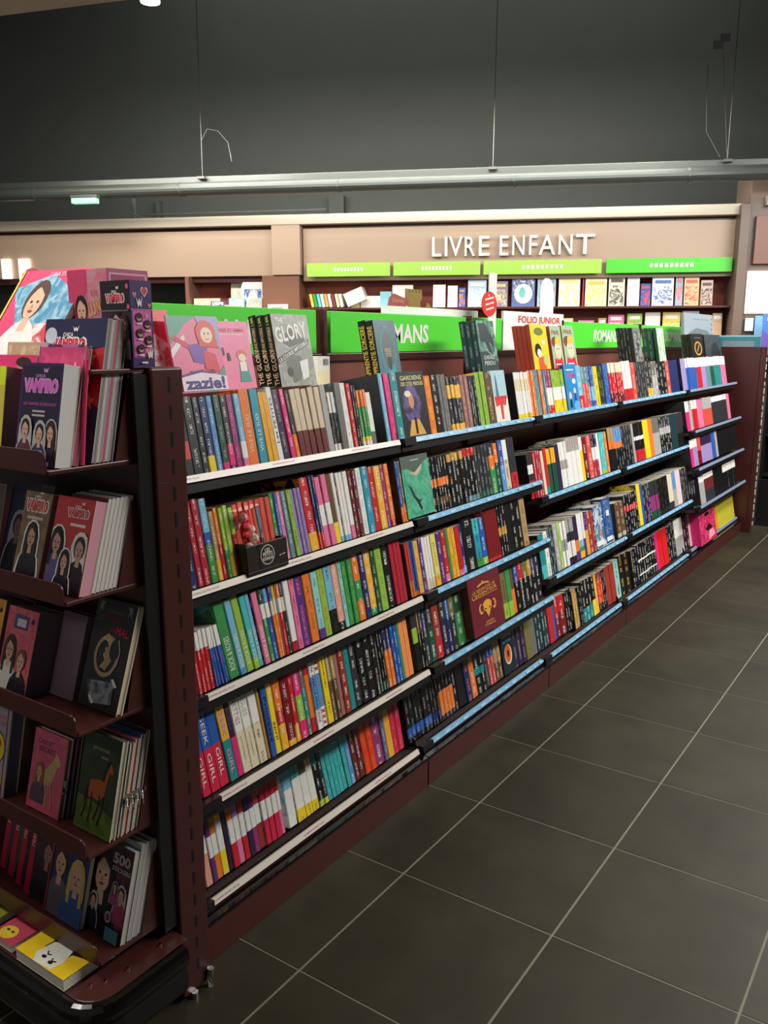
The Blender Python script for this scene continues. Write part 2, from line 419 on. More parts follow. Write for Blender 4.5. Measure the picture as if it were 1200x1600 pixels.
for k, (dd, cx, cy) in enumerate(cand[:290]):
    t = bpy.data.objects.new('floor_tile', tmesh); COL.objects.link(t); t.parent = floor
    t.location = (cx, cy, 0)
# beyond the single tiles the same tiles go on as one sheet
m = MB()
for dd, cx, cy in cand[290:]: m.box(cx - TX / 2 + g, cx + TX / 2 - g, cy - TY / 2 + g, cy + TY / 2 - g, -.0011, 0)
if m.v: o = m.build('distant_tiles', M['tile'], floor); o['kind'] = 'stuff'

# rear wall frame: local x runs along the wall (to the right), local -y comes towards the camera
P0 = Vector((5.590, 3.343, 0))
def W(s, y, z):
    return P0 + Vector((0.4226, -0.9063, 0)) * s + Vector((0.9063, 0.4226, 0)) * y + Vector((0, 0, z))
def wobj(name, mt, boxes, bevel=0.0, kind='structure'):
    m = MB()
    for b in boxes: m.box(*b)
    o = m.build(name, mt, None, P0, (0, 0, WR), bevel); o['kind'] = kind
    return o
wobj('wall_rear', M['darkwall'], [(-7, 7, 1.2, 1.35, 0, 6.1)])
wobj('ceiling', M['darkceil'], [(-7, 7, -13, 1.35, 6.0, 6.1)])
wobj('wall_right', M['darkwall'], [(6.6, 6.75, -12, 1.2, 0, 6.0)])
m = MB(); m.prism([(1.60, 2.90), (1.80, 2.22), (1.9, 1.9), (1.9, 8), (-5, 8), (-5, 3.6)], 2, 3.1, 3.2)
m = MB(); m.prism([(1.56, 2.97), (1.79, 2.27), (2.6, -0.4), (0.2, -0.7), (-1.2, 3.2)], 2, 3.10, 3.18)
o = m.build('ceiling_1', M['beige']); o['kind'] = 'structure'
# vertical charcoal rib and pillar on the rear wall
wobj('trim_1', M['darkwall'], [(-0.78, -0.62, 1.10, 1.2, 0, 2.98)])
wobj('trim_2', M['darkwall'], [(-2.75, -2.70, 1.12, 1.2, 0, 2.98)])

# spot lamp at the edge of the beige ceiling panel
lampo = empty('ceiling_spotlight', (1.855, 2.165, 3.10)); tag(lampo, 'small glowing round ceiling spotlight at the top left edge', 'lamp')
m = MB(); m.tube([(0, 0, 0), (0, 0, .09)], .055, 16); m.build('lamp_housing', M['black'], lampo)
m = MB(); m.tube([(0, 0, -.012), (0, 0, -.001)], .047, 16); m.build('lamp_lens', M['lamp'], lampo)
m = MB(); m.tube([(0, 0, .09), (0, 0, 2.9)], .008, 6); m.build('stem', M['black'], lampo)

# ceiling duct on wires
duct = empty('cable_duct', W(0, -0.5, 2.835), WR); tag(duct, 'long silver duct hung on thin wires below the dark ceiling', 'duct')
m = MB(); m.tube([(-6.5, 0, -.03), (6.5, 0, -.03)], .075, 18, sy=.8); m.build('round_pipe', M['steel'], duct)
boxobj('tray', M['steel'], duct, (-6.5, 6.5, .04, .12, -.04, .085), .004)
for s in (-3.2, -1.78, -0.32, 1.2, 2.62):
    m = MB(); m.tube([(s - .012, 0, -.035), (s + .012, 0, -.03)], .080, 18, sy=.82); m.build('pipe_collar', M['steel'], duct)
for s in (-3.75, -1.58, 1.02, 2.92):
    m = MB(); m.tube([(s, .02, .05), (s + .015, .02, 3.15)], .0035, 5); m.box(s - .035, s + .035, -.03, .07, .055, .075); m.build('hanging_wire', M['wire'], duct)
m = MB(); m.tube([(-1.58, .02, .38), (-1.52, .02, .48), (-1.42, .02, .46), (-1.33, .02, .36), (-1.3, .02, .2)], .003, 5); m.build('loose_wire', M['wire'], duct)
m = MB(); m.tube([(2.86, .02, .1), (2.74, .02, .3), (2.72, .02, .6), (2.72, .02, .8)], .003, 5)
m.box(2.75, 2.82, 0, .04, .92, .97); m.box(2.80, 2.87, 0, .04, .97, 1.02); m.tube([(2.92, .02, .06), (2.82, .02, .95)], .003, 5); m.build('wire_clamp', M['steel'], duct)
ex = empty('exit_light', W(-2.66, -.62, 2.715), WR); tag(ex, 'small glowing green exit light below the silver duct at left', 'exit light')
boxobj('housing', M['steel'], ex, (-.13, .13, -.03, .04, .02, .05), .004); boxobj('diffuser', M['exitgreen'], ex, (-.12, .12, -.028, .038, -.025, .02), .004)
fr = empty('ceiling_rail', W(-2.62, .3, 2.69), WR); tag(fr, 'thin dark metal rail with a slanted strut above the left fascia', 'rail')
m = MB(); m.tube([(0, 0, .02), (2.0, 0, .03)], .012, 6); m.tube([(0, -.1, .03), (.45, -.1, -.13)], .010, 6); m.tube([(0, 0, -.2), (0, 0, .2)], .02, 6); m.build('rail_bar', M['darkceil'], fr)

# ------------------------------------------------------------------ rear shelving wall
rear = empty('wall_shelving', P0, WR); tag(rear, 'long brown wall shelving with white shop lettering across its top panel', 'shelving')
def rb(name, mt, b, bevel=0.0): return boxobj(name, mt, rear, b, bevel)
rb('top_trim', M['trim'], (-7, 3.17, -.03, .25, 2.545, 2.635), .004)
rb('top_panel', M['fascia'], (-7, -1.09, .06, .10, 2.085, 2.515), .003)
rb('top_panel', M['fascia'], (-.80, 3.17, .06, .10, 2.03, 2.515), .003)
rb('reveal', M['maroon_dark'], (-7, 3.17, .10, .16, 2.03, 2.56))
rb('pillar', M['fascia'], (-1.09, -.81, -.02, .3, 2.085, 2.548), .004)
rb('side_panel', M['walnut'], (-1.20, -.83, .0, .5, 0, 2.083), .003)
rb('side_panel', M['taupe'], (3.14, 3.22, -.12, .5, 0, 2.62), .003)
rb('back_panel', M['terra'], (-.83, 3.17, .32, .36, 0, 2.06))
rb('back_panel', M['terra'], (-1.95, -1.2, .32, .36, 0, 2.08))
rb('side_panel', M['walnut'], (-1.99, -1.95, .0, .36, 0, 2.08), .003)
for zz in (1.775, 1.45, 1.10, .70, .3):
    rb('shelf', M['maroon'], (-.83, 3.14, .0, .32, zz - .02, zz), .002)
    rb('shelf', M['maroon'], (-1.95, -1.2, .0, .32, zz - .02, zz), .002)
rb('plinth', M['maroon_dark'], (-1.99, 3.14, .02, .36, 0, .12))
for s0, s1, lime in ((-.75, .058, 1), (.09, .905, 1), (.935, 2.0, 1), (2.04, 3.125, 0)):
    sg = rb('header_sign', M['lime'] if lime else M['green'], (s0, s1, -.005, .008, 2.065, 2.19), .002)
    a = Art((s0, -.006, 2.065), (s1 - s0, 0, 0), (0, 0, .125), (0, -1, 0)); c = .5 if lime else .52
    for q in range(9): a.rect(c - .17 + q * .04, .38, c - .17 + q * .04 + .026, .66, 'w')
    a.build(sg, 'lettering')
# LIVRE ENFANT in thick letters
spans = [('L', 0.453, 0.54), ('I', 0.572, 0.595), ('V', 0.609, 0.737), ('R', 0.757, 0.853), ('E', 0.887, 0.986), ('E', 1.078, 1.159), ('N', 1.194, 1.304), ('F', 1.345, 1.42), ('A', 1.432, 1.582), ('N', 1.611, 1.733), ('T', 1.762, 1.929)]
for ch, a, b in spans:

    vs, fs, asp = text_geo(ch, .004); m = MB(); z0, z1 = 2.235, 2.41
    f3 = [(a + (v[0] + .5) * (b - a), -.0, z0 + (v[1] + .5) * (z1 - z0)) for v in vs]; k3 = [(p[0], .06, p[2]) for p in f3]
    m.mesh_faces(f3, fs, 'w')
    # side walls along the boundary edges
    from collections import Counter
    ec = Counter(); keep = {}
    for f in fs:
        for i in range(len(f)):
            e = (f[i], f[(i + 1) % len(f)]); ec[tuple(sorted(e))] += 1; keep[tuple(sorted(e))] = e
    for e, n in ec.items():
        if n == 1: u, v = keep[e]; m.face([f3[u], f3[v], k3[v], k3[u]], 'w')
    m.build('raised_letter', M['white'], rear)
# things on the rear shelving
def wall_item(name, s, y, z, label, cat, group=None):
    o = empty(name, W(s, y, z), WR); return tag(o, label, cat, group)
PASTEL = [(228, 214, 178), (206, 222, 230), (238, 236, 230), (120, 176, 210), (220, 190, 90), (150, 190, 120), (214, 120, 96), (120, 108, 150), (196, 150, 110), (236, 226, 190), (230, 150, 170), (90, 130, 180)]
def px2s(px, y=.12): return (px - 600) * 0.00580 + (0 if px < 600 else -(px - 600) ** 2 * 3.6e-7)
# widths measured on the upper shelf: left, right, height, main colour, accent, word for the label
UP = [(.46, .585, .21, (244, 242, 236), (246, 244, 240), 'blank white arched card'), (.60, .70, .20, (246, 246, 244), (236, 236, 240), 'plain white picture book'),
 (.705, .775, .18, (50, 96, 190), (244, 150, 60), 'blue picture book with a moon'), (.79, .97, .25, (188, 216, 236), (246, 240, 226), 'pale blue and white picture book'),
 (.98, 1.17, .235, (140, 128, 148), (230, 206, 150), 'mauve grey picture book'), (1.20, 1.42, .285, (92, 108, 160), (226, 240, 244), 'tall blue album with a white disc'),
 (1.435, 1.61, .26, (150, 206, 222), (220, 110, 100), 'sky blue picture book with red scribbles'), (1.63, 1.83, .27, (246, 246, 230), (236, 230, 150), 'overexposed white picture book'),
 (1.845, 1.865, .25, (190, 40, 60), (190, 40, 60), 'narrow red picture book'), (1.87, 2.07, .25, (246, 236, 196), (240, 214, 110), 'cream picture book with yellow lettering'),
 (2.08, 2.23, .275, (226, 226, 206), (90, 84, 70), 'white album with a dark photograph'), (2.245, 2.36, .30, (246, 246, 246), (200, 206, 226), 'tallest white picture book'),
 (2.365, 2.46, .20, (34, 82, 170), (214, 70, 70), 'small blue and red picture book'), (2.465, 2.66, .255, (238, 240, 246), (80, 120, 190), 'white picture book with small blue marks'),
 (2.67, 2.74, .26, (150, 180, 210), (220, 120, 100), 'slim light blue and red picture book'), (2.745, 2.88, .255, (232, 196, 140), (210, 90, 70), 'peach coloured picture book'),
 (2.89, 3.00, .225, (206, 180, 160), (80, 60, 80), 'picture book with small photographs')]
FINISH = ['standing', 'propped', 'leaning']
for i, (s0, s1, h, c1, c2, wd) in enumerate(UP):
    o = wall_item('picture_book', s0, .06, 1.776, wd + ' on the upper rear shelf under the green signs', 'book', 'picture books on the upper rear shelf')
    w = s1 - s0 - .008; m = MB(); m.box(0, w, 0, .012, 0, h, c1)
    cb = m.build('cover', M['printed'], o, rot=(rad(-6), 0, 0))
    a = Art((0, 0, 0), (w, 0, 0), (0, 0, h), (0, -1, 0)); ik = (*lin(c2), .5)
    if i == 0: a.ell(.3, .5, .5, .48, (250, 250, 246))
    elif i == 5: a.rect(.05, .5, .95, .97, c1, (*lin((210, 220, 240)), .5)); a.ell(.5, .42, .4, .32, (240, 246, 246)); a.ell(.45, .45, .14, .18, (120, 200, 190))
    else:
        a.rect(.06, .05, .94, .68, c1, ik); a.rect(.12, .78, .88, .9, c2 if i != 9 else (230, 206, 90))
        a.ell(.5, .38, .25, .2, c2, ink=(*lin(c1), .5))
    a.build(cb)
    m = MB(); m.box(.002, w - .002, .0125, .03, .002, h - .004, (226, 220, 208)); m.build('page_block', M['paper'], o, rot=(rad(-6), 0, 0))
LOW = [(.57, .72, .20, (220, 120, 60)), (.76, .92, .22, (206, 226, 236)), (1.30, 1.46, .24, (224, 130, 50)), (1.50, 1.62, .2, (236, 226, 220)),
 (2.0, 2.08, .22, (190, 160, 110)), (2.09, 2.24, .25, (226, 110, 160)), (2.26, 2.40, .26, (150, 200, 80)), (2.42, 2.56, .27, (236, 232, 222)), (2.575, 2.735, .27, (236, 200, 80)),
 (2.745, 2.90, .28, (206, 190, 226)), (2.91, 3.0, .24, (60, 150, 80)), (3.01, 3.10, .26, (200, 170, 130)), (1.66, 1.78, .22, (234, 224, 170)), (1.82, 1.97, .2, (226, 150, 170))]
LN = ['orange', 'pale blue', 'orange and white', 'off-white', 'tan', 'pink', 'green', 'cream white', 'yellow', 'lilac', 'dark green', 'tan with animals', 'pale yellow', 'rosy']
for (s0, s1, h, c1), wd in zip(LOW, LN):
    o = wall_item('picture_book', s0, .06, 1.451, wd + ' picture book on the lower rear shelf behind the green sign tops', 'book', 'picture books on the lower rear shelf')
    w = s1 - s0 - .008; m = MB(); m.box(0, w, 0, .012, 0, h, c1); cb = m.build('cover', M['printed'], o, rot=(rad(-6), 0, 0))
    a = Art((0, 0, 0), (w, 0, 0), (0, 0, h), (0, -1, 0)); a.rect(.06, .06, .94, .72, c1, (*lin(random.choice(PASTEL)), .5)); a.rect(.15, .8, .85, .92, 'w'); a.build(cb)
    m = MB(); m.box(.002, w - .002, .0125, .03, .002, h - .004, (226, 220, 208)); m.build('page_block', M['paper'], o, rot=(rad(-6), 0, 0))
# leaning thin books on the left rear shelf (bottoms on the 1.45 shelf raised by a block of books)
LEAN = [((236, 206, 60), 'yellow'), ((60, 160, 90), 'green'), ((120, 200, 220), 'light blue'), ((240, 236, 226), 'white'), ((226, 170, 90), 'tan orange'), ((240, 236, 232), 'ivory'), ((130, 60, 70), 'maroon'), ((226, 220, 170), 'pale yellow'), ((240, 238, 230), 'chalk white')]
for i, (c, wd) in enumerate(LEAN):
    m = MB(); m.box(0, .026, 0, .16, 0, .125, c); o = m.build('thin_book', M['printed'], None, W(-.72 + i * .036, .05, 1.776 + .006), (0, rad(-12), WR))
    tag(o, 'thin %s book leaning left on the rear shelf beside the brown side panel' % wd, 'book', 'thin leaning books on the rear shelf')
m = MB()
for i in range(12):
    m.box(.016 * i, .016 * i + .0145, 0, .16, 0, .13, (240, 240, 234))
o = m.build('booklet_stack', M['printed'], None, W(-.36, .05, 1.783), (0, rad(-22), WR)); tag(o, 'leaning white booklets behind the green sign, right of the thin books', 'booklets', kind='stuff')
# crenellated cardboard tower and its flag (plain stand-in), cards
tw = empty('cardboard_tower', (1.62, .478, 1.426)); tag(tw, 'olive cardboard tower with battlements standing behind the second green sign', 'display')
OL = (150, 128, 62)
m = MB()
m.prism([(-.055, 0), (.075, 0), (.06, .12), (.05, .19), (.065, .205), (.065, .225), (-.05, .225), (-.05, .205), (-.035, .19), (-.035, .12)], 1, 0, .006, OL)
for k in range(5): m.box(-.05 + k * .0245, -.05 + k * .0245 + .015, 0, .006, .225, .238, OL)
m.build('tower', M['printed'], tw)
m = MB(); m.prism([(.075, 0), (.17, 0), (.15, .14), (.13, .18), (.11, .19), (.10, .15)], 1, .001, .007, OL); m.prism([(-.19, 0), (-.07, 0), (-.06, .165), (-.18, .17)], 1, .001, .007, OL); m.build('battlement', M['printed'], tw)
m = MB(); m.prism([(-.18, .17), (-.17, .20), (-.14, .215), (-.09, .205), (-.03, .195), (-.06, .17), (-.12, .16)], 1, -.006, .0, (170, 90, 80)); fl = m.build('flag', M['printed'], tw)
a = Art((-.165, -.006, .178), (.10, 0, 0), (0, 0, .022), (0, -1, 0)); a.text('Disney', .5, .5, .8, .9, (206, 150, 130)); a.build(fl, 'lettering')
m = MB(); m.box(0, .74, 0, .003, 0, .168, (246, 246, 244)); o = m.build('long_card', M['printed'], None, (1.37, .456, 1.4265)); tag(o, 'long white card showing above the second green sign in front of the tower', 'card')
m = MB(); m.prism([(-.11, 0), (.13, 0), (.12, .10), (.14, .15), (.14, .28), (.12, .33), (.08, .35), (.03, .35), (-.01, .33), (-.03, .28), (-.02, .19), (-.05, .15), (-.10, .14), (-.13, .11), (-.13, .06)], 1, 0, .004, (246, 248, 240)); o = m.build('blank_cutout', M['printed'], None, (2.83, .478, 1.426)); tag(o, 'tall blank white cardboard cutout behind the white header card', 'display')
for (s0, s1, z0, z1, c, lb) in ((.06, .26, 1.84, 1.99, (244, 244, 240), 'large white card behind the cardboard tower'), (-.06, .05, 1.776, 1.93, (150, 214, 230), 'light blue card left of the cardboard tower'),
        (-.25, -.03, 1.776, 1.89, (244, 240, 232), 'long white card on the rear shelf left of the cardboard tower'), (-.34, -.26, 1.776, 1.85, (240, 220, 160), 'small cream card with orange marks on the rear shelf')):
    m = MB(); m.box(0, s1 - s0, 0, .006, 0, z1 - z0 if z0 < 1.8 else z1 - 1.776, c); o = m.build('card', M['printed'], None, W(s0, .12, 1.776), (rad(-4), 0, WR)); tag(o, lb, 'card')
# blue and white cards and white books, left rear unit
for (s0, s1, h, y, c, c2, lb) in ((-1.58, -1.24, .26, .16, (236, 226, 190), (244, 244, 236), 'cream backing board behind the blue oval card'), (-1.56, -1.40, .10, .04, (150, 206, 236), (240, 244, 246), 'light blue picture book below the blue oval card'),
        (-1.38, -1.22, .10, .04, (214, 210, 196), (180, 190, 180), 'grey green picture book below the blue oval card'), (-1.93, -1.66, .10, .06, (246, 240, 214), (220, 200, 150), 'cream open book on the left rear shelf'),
        (-1.74, -1.60, .07, .03, (70, 60, 150), (244, 244, 240), 'white book with violet edge on the left rear shelf'), (-1.60, -1.43, .035, .02, (230, 190, 160), (240, 220, 190), 'low peach book on the left rear shelf')):
    o = wall_item('picture_book', s0, y, 1.776, lb, 'book'); w = s1 - s0
    m = MB(); m.box(0, w, 0, .012, 0, h, c); cb = m.build('cover', M['printed'], o, rot=(rad(-5), 0, 0))
    a = Art((0, 0, 0), (w, 0, 0), (0, 0, h), (0, -1, 0)); a.rect(.08, .1, .92, .9, c2, (*lin(c), .5)); a.build(cb)
    m = MB(); m.box(.003, w - .003, .0125, .028, .002, h - .003, (226, 220, 208)); m.build('page_block', M['paper'], o, rot=(rad(-5), 0, 0))
o = wall_item('oval_card', -1.33, .10, 1.776, 'white arched card with a blue picture beside the brown side panel', 'display card')
m = MB(); m.prism([(-.11, 0), (.11, 0), (.12, .2), (.09, .28), (.03, .31), (-.03, .31), (-.09, .28), (-.12, .2)], 1, 0, .006, (240, 244, 250)); cb = m.build('card', M['printed'], o)
a = Art((-.11, 0, .0), (.22, 0, 0), (0, 0, .3), (0, -1, 0)); a.rect(.1, .12, .9, .62, (70, 120, 190), (*lin((236, 240, 246)), .5)); a.ell(.5, .4, .2, .18, (236, 236, 240)); a.build(cb)
o = wall_item('label_strip', -1.14, -.03, 1.76, 'small white label strip on the brown side panel above the sign', 'label'); m = MB(); m.box(0, .2, 0, .02, 0, .05, 'w'); cb = m.build('card', M['printed'], o)
a = Art((0, 0, 0), (.2, 0, 0), (0, 0, .05), (0, -1, 0))
for q in range(10): a.rect(.2 + q * .06, .2, .23 + q * .06, .5, 'k')
a.build(cb)
# lit panels at the far left, dark recess behind
for k, (s0, s1, z0, z1) in enumerate(((-3.97, -3.87, 2.085, 2.28), (-3.78, -3.66, 2.07, 2.28))):
    m = MB(); m.box(0, s1 - s0, 0, .02, 0, z1 - z0); fr_ = m.build('light_box', M['lit'], None, W(s0, .03, z0), (0, 0, WR)); tag(fr_, ('left' if k == 0 else 'right') + ' of the two small lit white panels at the far left', 'light panel')
wobj('wall_left', M['darkwall'], [(-7, -2.0, .5, .6, 0, 2.6)])
# round pink sign on a pole
rs = empty('round_sign', W(-3.06, -.9, 0), WR); tag(rs, 'round dusty pink sign with a white smiling open book outline', 'sign')
m = MB(); m.tube([(0, .02, 0), (0, .02, 1.86)], .012, 8); m.box(-.15, .15, -.12, .16, 0, .012); m.build('pole', M['steel'], rs)
m = MB(); m.tube([(0, 0, 1.98), (0, .012, 1.98)], .128, 32, (196, 104, 112)); ds = m.build('disc', M['printed'], rs)
a = Art((-.13, -.001, 1.85), (.26, 0, 0), (0, 0, .26), (0, -1, 0))
WW = (238, 214, 206)
def stroke(a, pts, wd, col):
    for (x0, y0), (x1, y1) in zip(pts, pts[1:]):
        L = math.hypot(x1 - x0, y1 - y0) or 1; nx, ny = -(y1 - y0) / L * wd, (x1 - x0) / L * wd
        a.poly([(x0 + nx, y0 + ny), (x1 + nx, y1 + ny), (x1 - nx, y1 - ny), (x0 - nx, y0 - ny)], col)
stroke(a, [(.28, .82), (.28, .42), (.5, .3), (.72, .42), (.74, .82), (.62, .86), (.5, .74), (.38, .86), (.28, .82)], .014, WW)
a.ell(.5, .5, .06, .06, WW); a.ell(.4, .62, .03, .03, WW); a.ell(.6, .62, .03, .03, WW); stroke(a, [(.38, .48), (.5, .4), (.62, .48)], .012, WW)
a.text('kididoc', .5, .2, .5, .1, WW); a.build(ds)
# right hand unit beside the rear shelving
ru = empty('lit_side_unit', W(3.22, -.12, 0), WR); tag(ru, 'brown shelving end with a bright white lit panel at the right edge', 'shelving')
boxobj('body', M['taupe'], ru, (0, 1.6, .05, .6, 0, 2.9), .003); boxobj('top_panel', M['walnut'], ru, (.05, 1.6, 0, .05, 2.12, 2.52), .003)
boxobj('top_light', M['trim'], ru, (.12, 1.6, -.02, .05, 2.60, 2.68), .003); boxobj('lit_panel', M['lit'], ru, (.02, .45, .02, .045, 1.70, 2.06), .003)
boxobj('price_card', M['white'], ru, (.03, .10, .02, .045, 1.55, 1.66)); boxobj('shelf', M['maroon_dark'], ru, (0, 1.6, -.35, .05, 1.32, 1.35), .002)
bb = boxobj('blue_card', M['railblue'], ru, (.11, .3, .0, .02, 1.36, 1.68))
m = MB(); m.box(0, .22, 0, .012, 0, .34, (40, 110, 190)); o = m.build('picture_book', M['printed'], None, W(3.325, -.42, 1.351), (rad(-5), 0, WR)); tag(o, 'blue and white album with a violet corner at the right picture edge', 'book')
a = Art((0, 0, 0), (.22, 0, 0), (0, 0, .34), (0, -1, 0)); a.poly([(.0, .0), (.4, 0), (.2, .5), (0, .6)], (90, 60, 160)); a.ell(.7, .4, .35, .3, (236, 240, 246)); a.text('Disney', .45, .86, .6, .1, 'w'); a.build(o)

# ------------------------------------------------------------------ gondola: five shelving bays
BAYS = [('near', -.045, .985), ('second', .985, 1.975), ('third', 1.975, 2.965), ('fourth', 2.965, 4.22), ('far', 4.22, 5.62)]
LV5 = [(.12, 1.145), (.07, .888), (.03, .648), (.0, .404), (.04, .112)]
LV4 = [(.12, 1.145), (.08, .808), (.03, .464), (.035, .108)]
YS = .44
def bay(idx, nm, xa, xb):
    t = empty('shelving_bay', (xa, 0, 0)); L = xb - xa
    tag(t, {'near': 'nearest maroon shelving bay with ivory price rails beside the end rack', 'second': 'second maroon shelving bay from the near end with blue price rails',
        'third': 'third maroon shelving bay, first with only four shelves', 'fourth': 'fourth maroon shelving bay, second with only four shelves', 'far': 'furthest maroon shelving bay against the brown end panel'}[nm], 'shelving', 'gondola shelving bays')
    for z0, z1 in ((.10, .40), (.403, .72), (.723, 1.04), (1.043, 1.40)):
        boxobj('back_panel', M['panel'], t, (.012, L - .012, YS, YS + .02, z0, z1), .0015)
    boxobj('top_rail', M['maroon_dark'], t, (0, L, YS - .015, YS + .045, 1.40, 1.425), .002)
    ux_ = .012 if idx == 0 else 0.0
    up = boxobj('upright', M['maroon_dark'], t, (ux_ - (0 if idx == 0 else .0), .018 + ux_, YS - .02, YS + .03, 0, 1.57), .002)
    m = MB()
    for k in range(24): m.box(.006 + ux_, .012 + ux_, YS - .0215, YS - .0195, .12 + k * .055, .12 + k * .055 + .03, 'k')
    m.build('slot', M['black'], up)['kind'] = 'stuff'
    kp = boxobj('kick_panel', M['maroon'], t, (.003, L - .003, 0, .02, 0, .094), .0015)
    boxobj('base_lip', M['gloss'], t, (0, L, -.004, .03, .095, .104), .003)
    boxobj('base_deck', M['maroon_dark'], t, (0, L, .03, YS, .08, .100), .001)
    rows = LV4 if nm in ('third', 'fourth') else LV5
    rm = {0: 'rail', 4: 'railgrey'}.get(idx, 'railblue')
    for k, (y0, z0) in enumerate(rows):
        base = k == len(rows) - 1
        sh = MB(); dep = (YS - .004 - y0) / math.cos(TILT) - .02
        sh.box(.004, L - .004, .008, dep, -.016, -.001)
        so = sh.build('shelf', M['shelf'], t, (0, y0, z0 + .008), (-TILT, 0, 0))
        # folded front of the shelf
        m = MB(); m.box(.004, L - .004, -.003, .008, -.034 if not base else -.006, .001); m.build('shelf_front', M['black'] if not base else M['maroon_dark'], so)
        m = MB(); x0 = .075 if idx or k >= 2 else .004
        m.prism([(-.012, -.009), (-.004, -.010), (-.002, .007), (-.008, .007)], 0, x0, L - .012)
        rl = m.build('price_rail', M[rm], so)
        if x0 > .01:
            m = MB(); m.box(.006, x0 - .002, -.016, .01, -.016, .008); m.build('rail_end_block', M['black'], so)
        # printed labels on the rail
        a = Art((0, -.0118, -.0085), (L, 0, 0), (0, .0035, .014), (0, -1, .2))
        if idx == 0:
            for q in range(3): a.text('ROMANS JEUNES FILLES', (q + .35) / 3, .5, .085, .42, (170, 70, 110), heavy=0)
            a.build(rl, 'rail_label')['kind'] = 'stuff'
        elif idx < 4:
            n = int(L / .07)
            for q in range(n):
                if (q + k) % 2: a.rect((q + .5) / n * .93 + .06, .15, (q + .5) / n * .93 + .1, .85, (150, 196, 222))
                a.rect((q + .5) / n * .93 + .067, .35, (q + .5) / n * .93 + .088, .58, (196, 218, 234))
            a.build(rl, 'rail_label')['kind'] = 'stuff'
        if base:
            m = MB()
            for q in range(int(L / .012)): m.box(.01 + q * .012, .016 + q * .012, .014, .018, 0, .0022, (20, 20, 20))
            m.build('deck_perforation', M['black'], so)['kind'] = 'stuff'
        if idx and not (base and idx == 2):
            m = MB(); m.prism([(.012, .001), (.20, .001), (.20, .14), (.13, .14), (.012, .03)], 0, .006, .0085)
            m.build('bookend', M['black'], so)
    return t
bays = [bay(i, *b) for i, b in enumerate(BAYS)]
# green header signs with condensed white words
def header(bayo, x0, x1, words, lb=None):
    bx = bayo.location.x
    s = boxobj('header_sign', M['green'], bayo, (x0 - bx, x1 - bx, YS - .012, YS + .010, 1.427, 1.565), .002)
    if words:
        for cx in words:
            a = Art((cx - .21 - bx, YS - .0125, 1.427), (.42, 0, 0), (0, 0, .138), (0, -1, 0)); a.text('ROMANS', .5, .48, .92, .52, 'w', heavy=.03); a.build(s, 'lettering')
    return s
header(bays[0], -.03, .955, [.50]); header(bays[1], 1.03, 1.955, [1.46]); header(bays[2], 1.99, 2.285, []); header(bays[3], 3.0, 4.205, [3.62]); header(bays[4], 4.24, 5.6, [4.98])
bx = bays[2].location.x
s = boxobj('white_header_card', M['white'], bays[2], (2.30 - bx, 2.985 - bx, YS - .014, YS - .002, 1.42, 1.60), .001)
a = Art((2.30 - bx, YS - .0145, 1.42), (.685, 0, 0), (0, 0, .18), (0, -1, 0)); a.text('FOLIO JUNIOR', .58, .78, .72, .24, (214, 70, 50), heavy=.03)
a.rect(.17, .34, .27, .5, (190, 70, 56)); a.build(s, 'lettering')
# far end panel with a slotted post
ep = empty('far_end_rack', (5.65, 0, 0)); tag(ep, 'dark brown end panel with a slotted post closing the far end of the gondola', 'shelving panel')
boxobj('side_plate', M['maroon_dark'], ep, (0, .03, -.03, .50, 0, 1.42), .002); boxobj('post', M['maroon_dark'], ep, (.0, .07, -.062, -.032, 0, 1.42), .002)
m = MB()
for k in range(22): m.box(.072, .076, -.066, -.058, .05 + k * .06, .05 + k * .06 + (.045 if k % 3 else .03))
m.build('painted_slot_light', M['white'], ep)['kind'] = 'stuff'  # white chips paint the light that comes through the post slots
m = MB(); m.box(0, .012, -.0, .30, 0, .085, (60, 130, 144)); o = m.build('framed_card', M['printed'], None, (5.66, -.02, 1.421)); tag(o, 'teal framed card lying on its side on the far end panel', 'card')
a = Art((0, .30, 0), (0, -.30, 0), (0, 0, .085), (-1, 0, 0)); a.rect(0, .86, 1, 1, (150, 196, 210)); a.rect(.1, .0, .86, .5, (150, 140, 150), (*lin((110, 150, 160)), .5)); a.build(o)
# rear half of the gondola base, so the unit has its real width
gb = empty('rear_shelving_bay', (0, YS + .055, 0)); tag(gb, 'back half of the maroon gondola behind the green signs', 'shelving')
boxobj('base', M['maroon_dark'], gb, (0, 5.62, .02, .42, 0, .11), .002)
for z in (.40, .65, .9, 1.15): boxobj('shelf', M['shelf'], gb, (0, 5.62, .0, .30, z - .02, z), .001)
# dark unit beyond the far end
du = empty('dark_shelving', (6.0, -.75, 0)); tag(du, 'nearly black shelving unit at the right picture edge beyond the end panel', 'shelving')
boxobj('back_panel', M['black'], du, (.35, .38, -1.2, .72, 0, 1.42), .002); boxobj('side_plate', M['black'], du, (0, .35, .70, .72, 0, 1.42), .002); boxobj('front_plate', M['black'], du, (-.02, 0, -1.2, .72, 0, .38), .002)
for z in (.1, .42, .74, 1.0, 1.3): boxobj('shelf', M['black'], du, (0, .35, -1.2, .70, z - .02, z), .001)

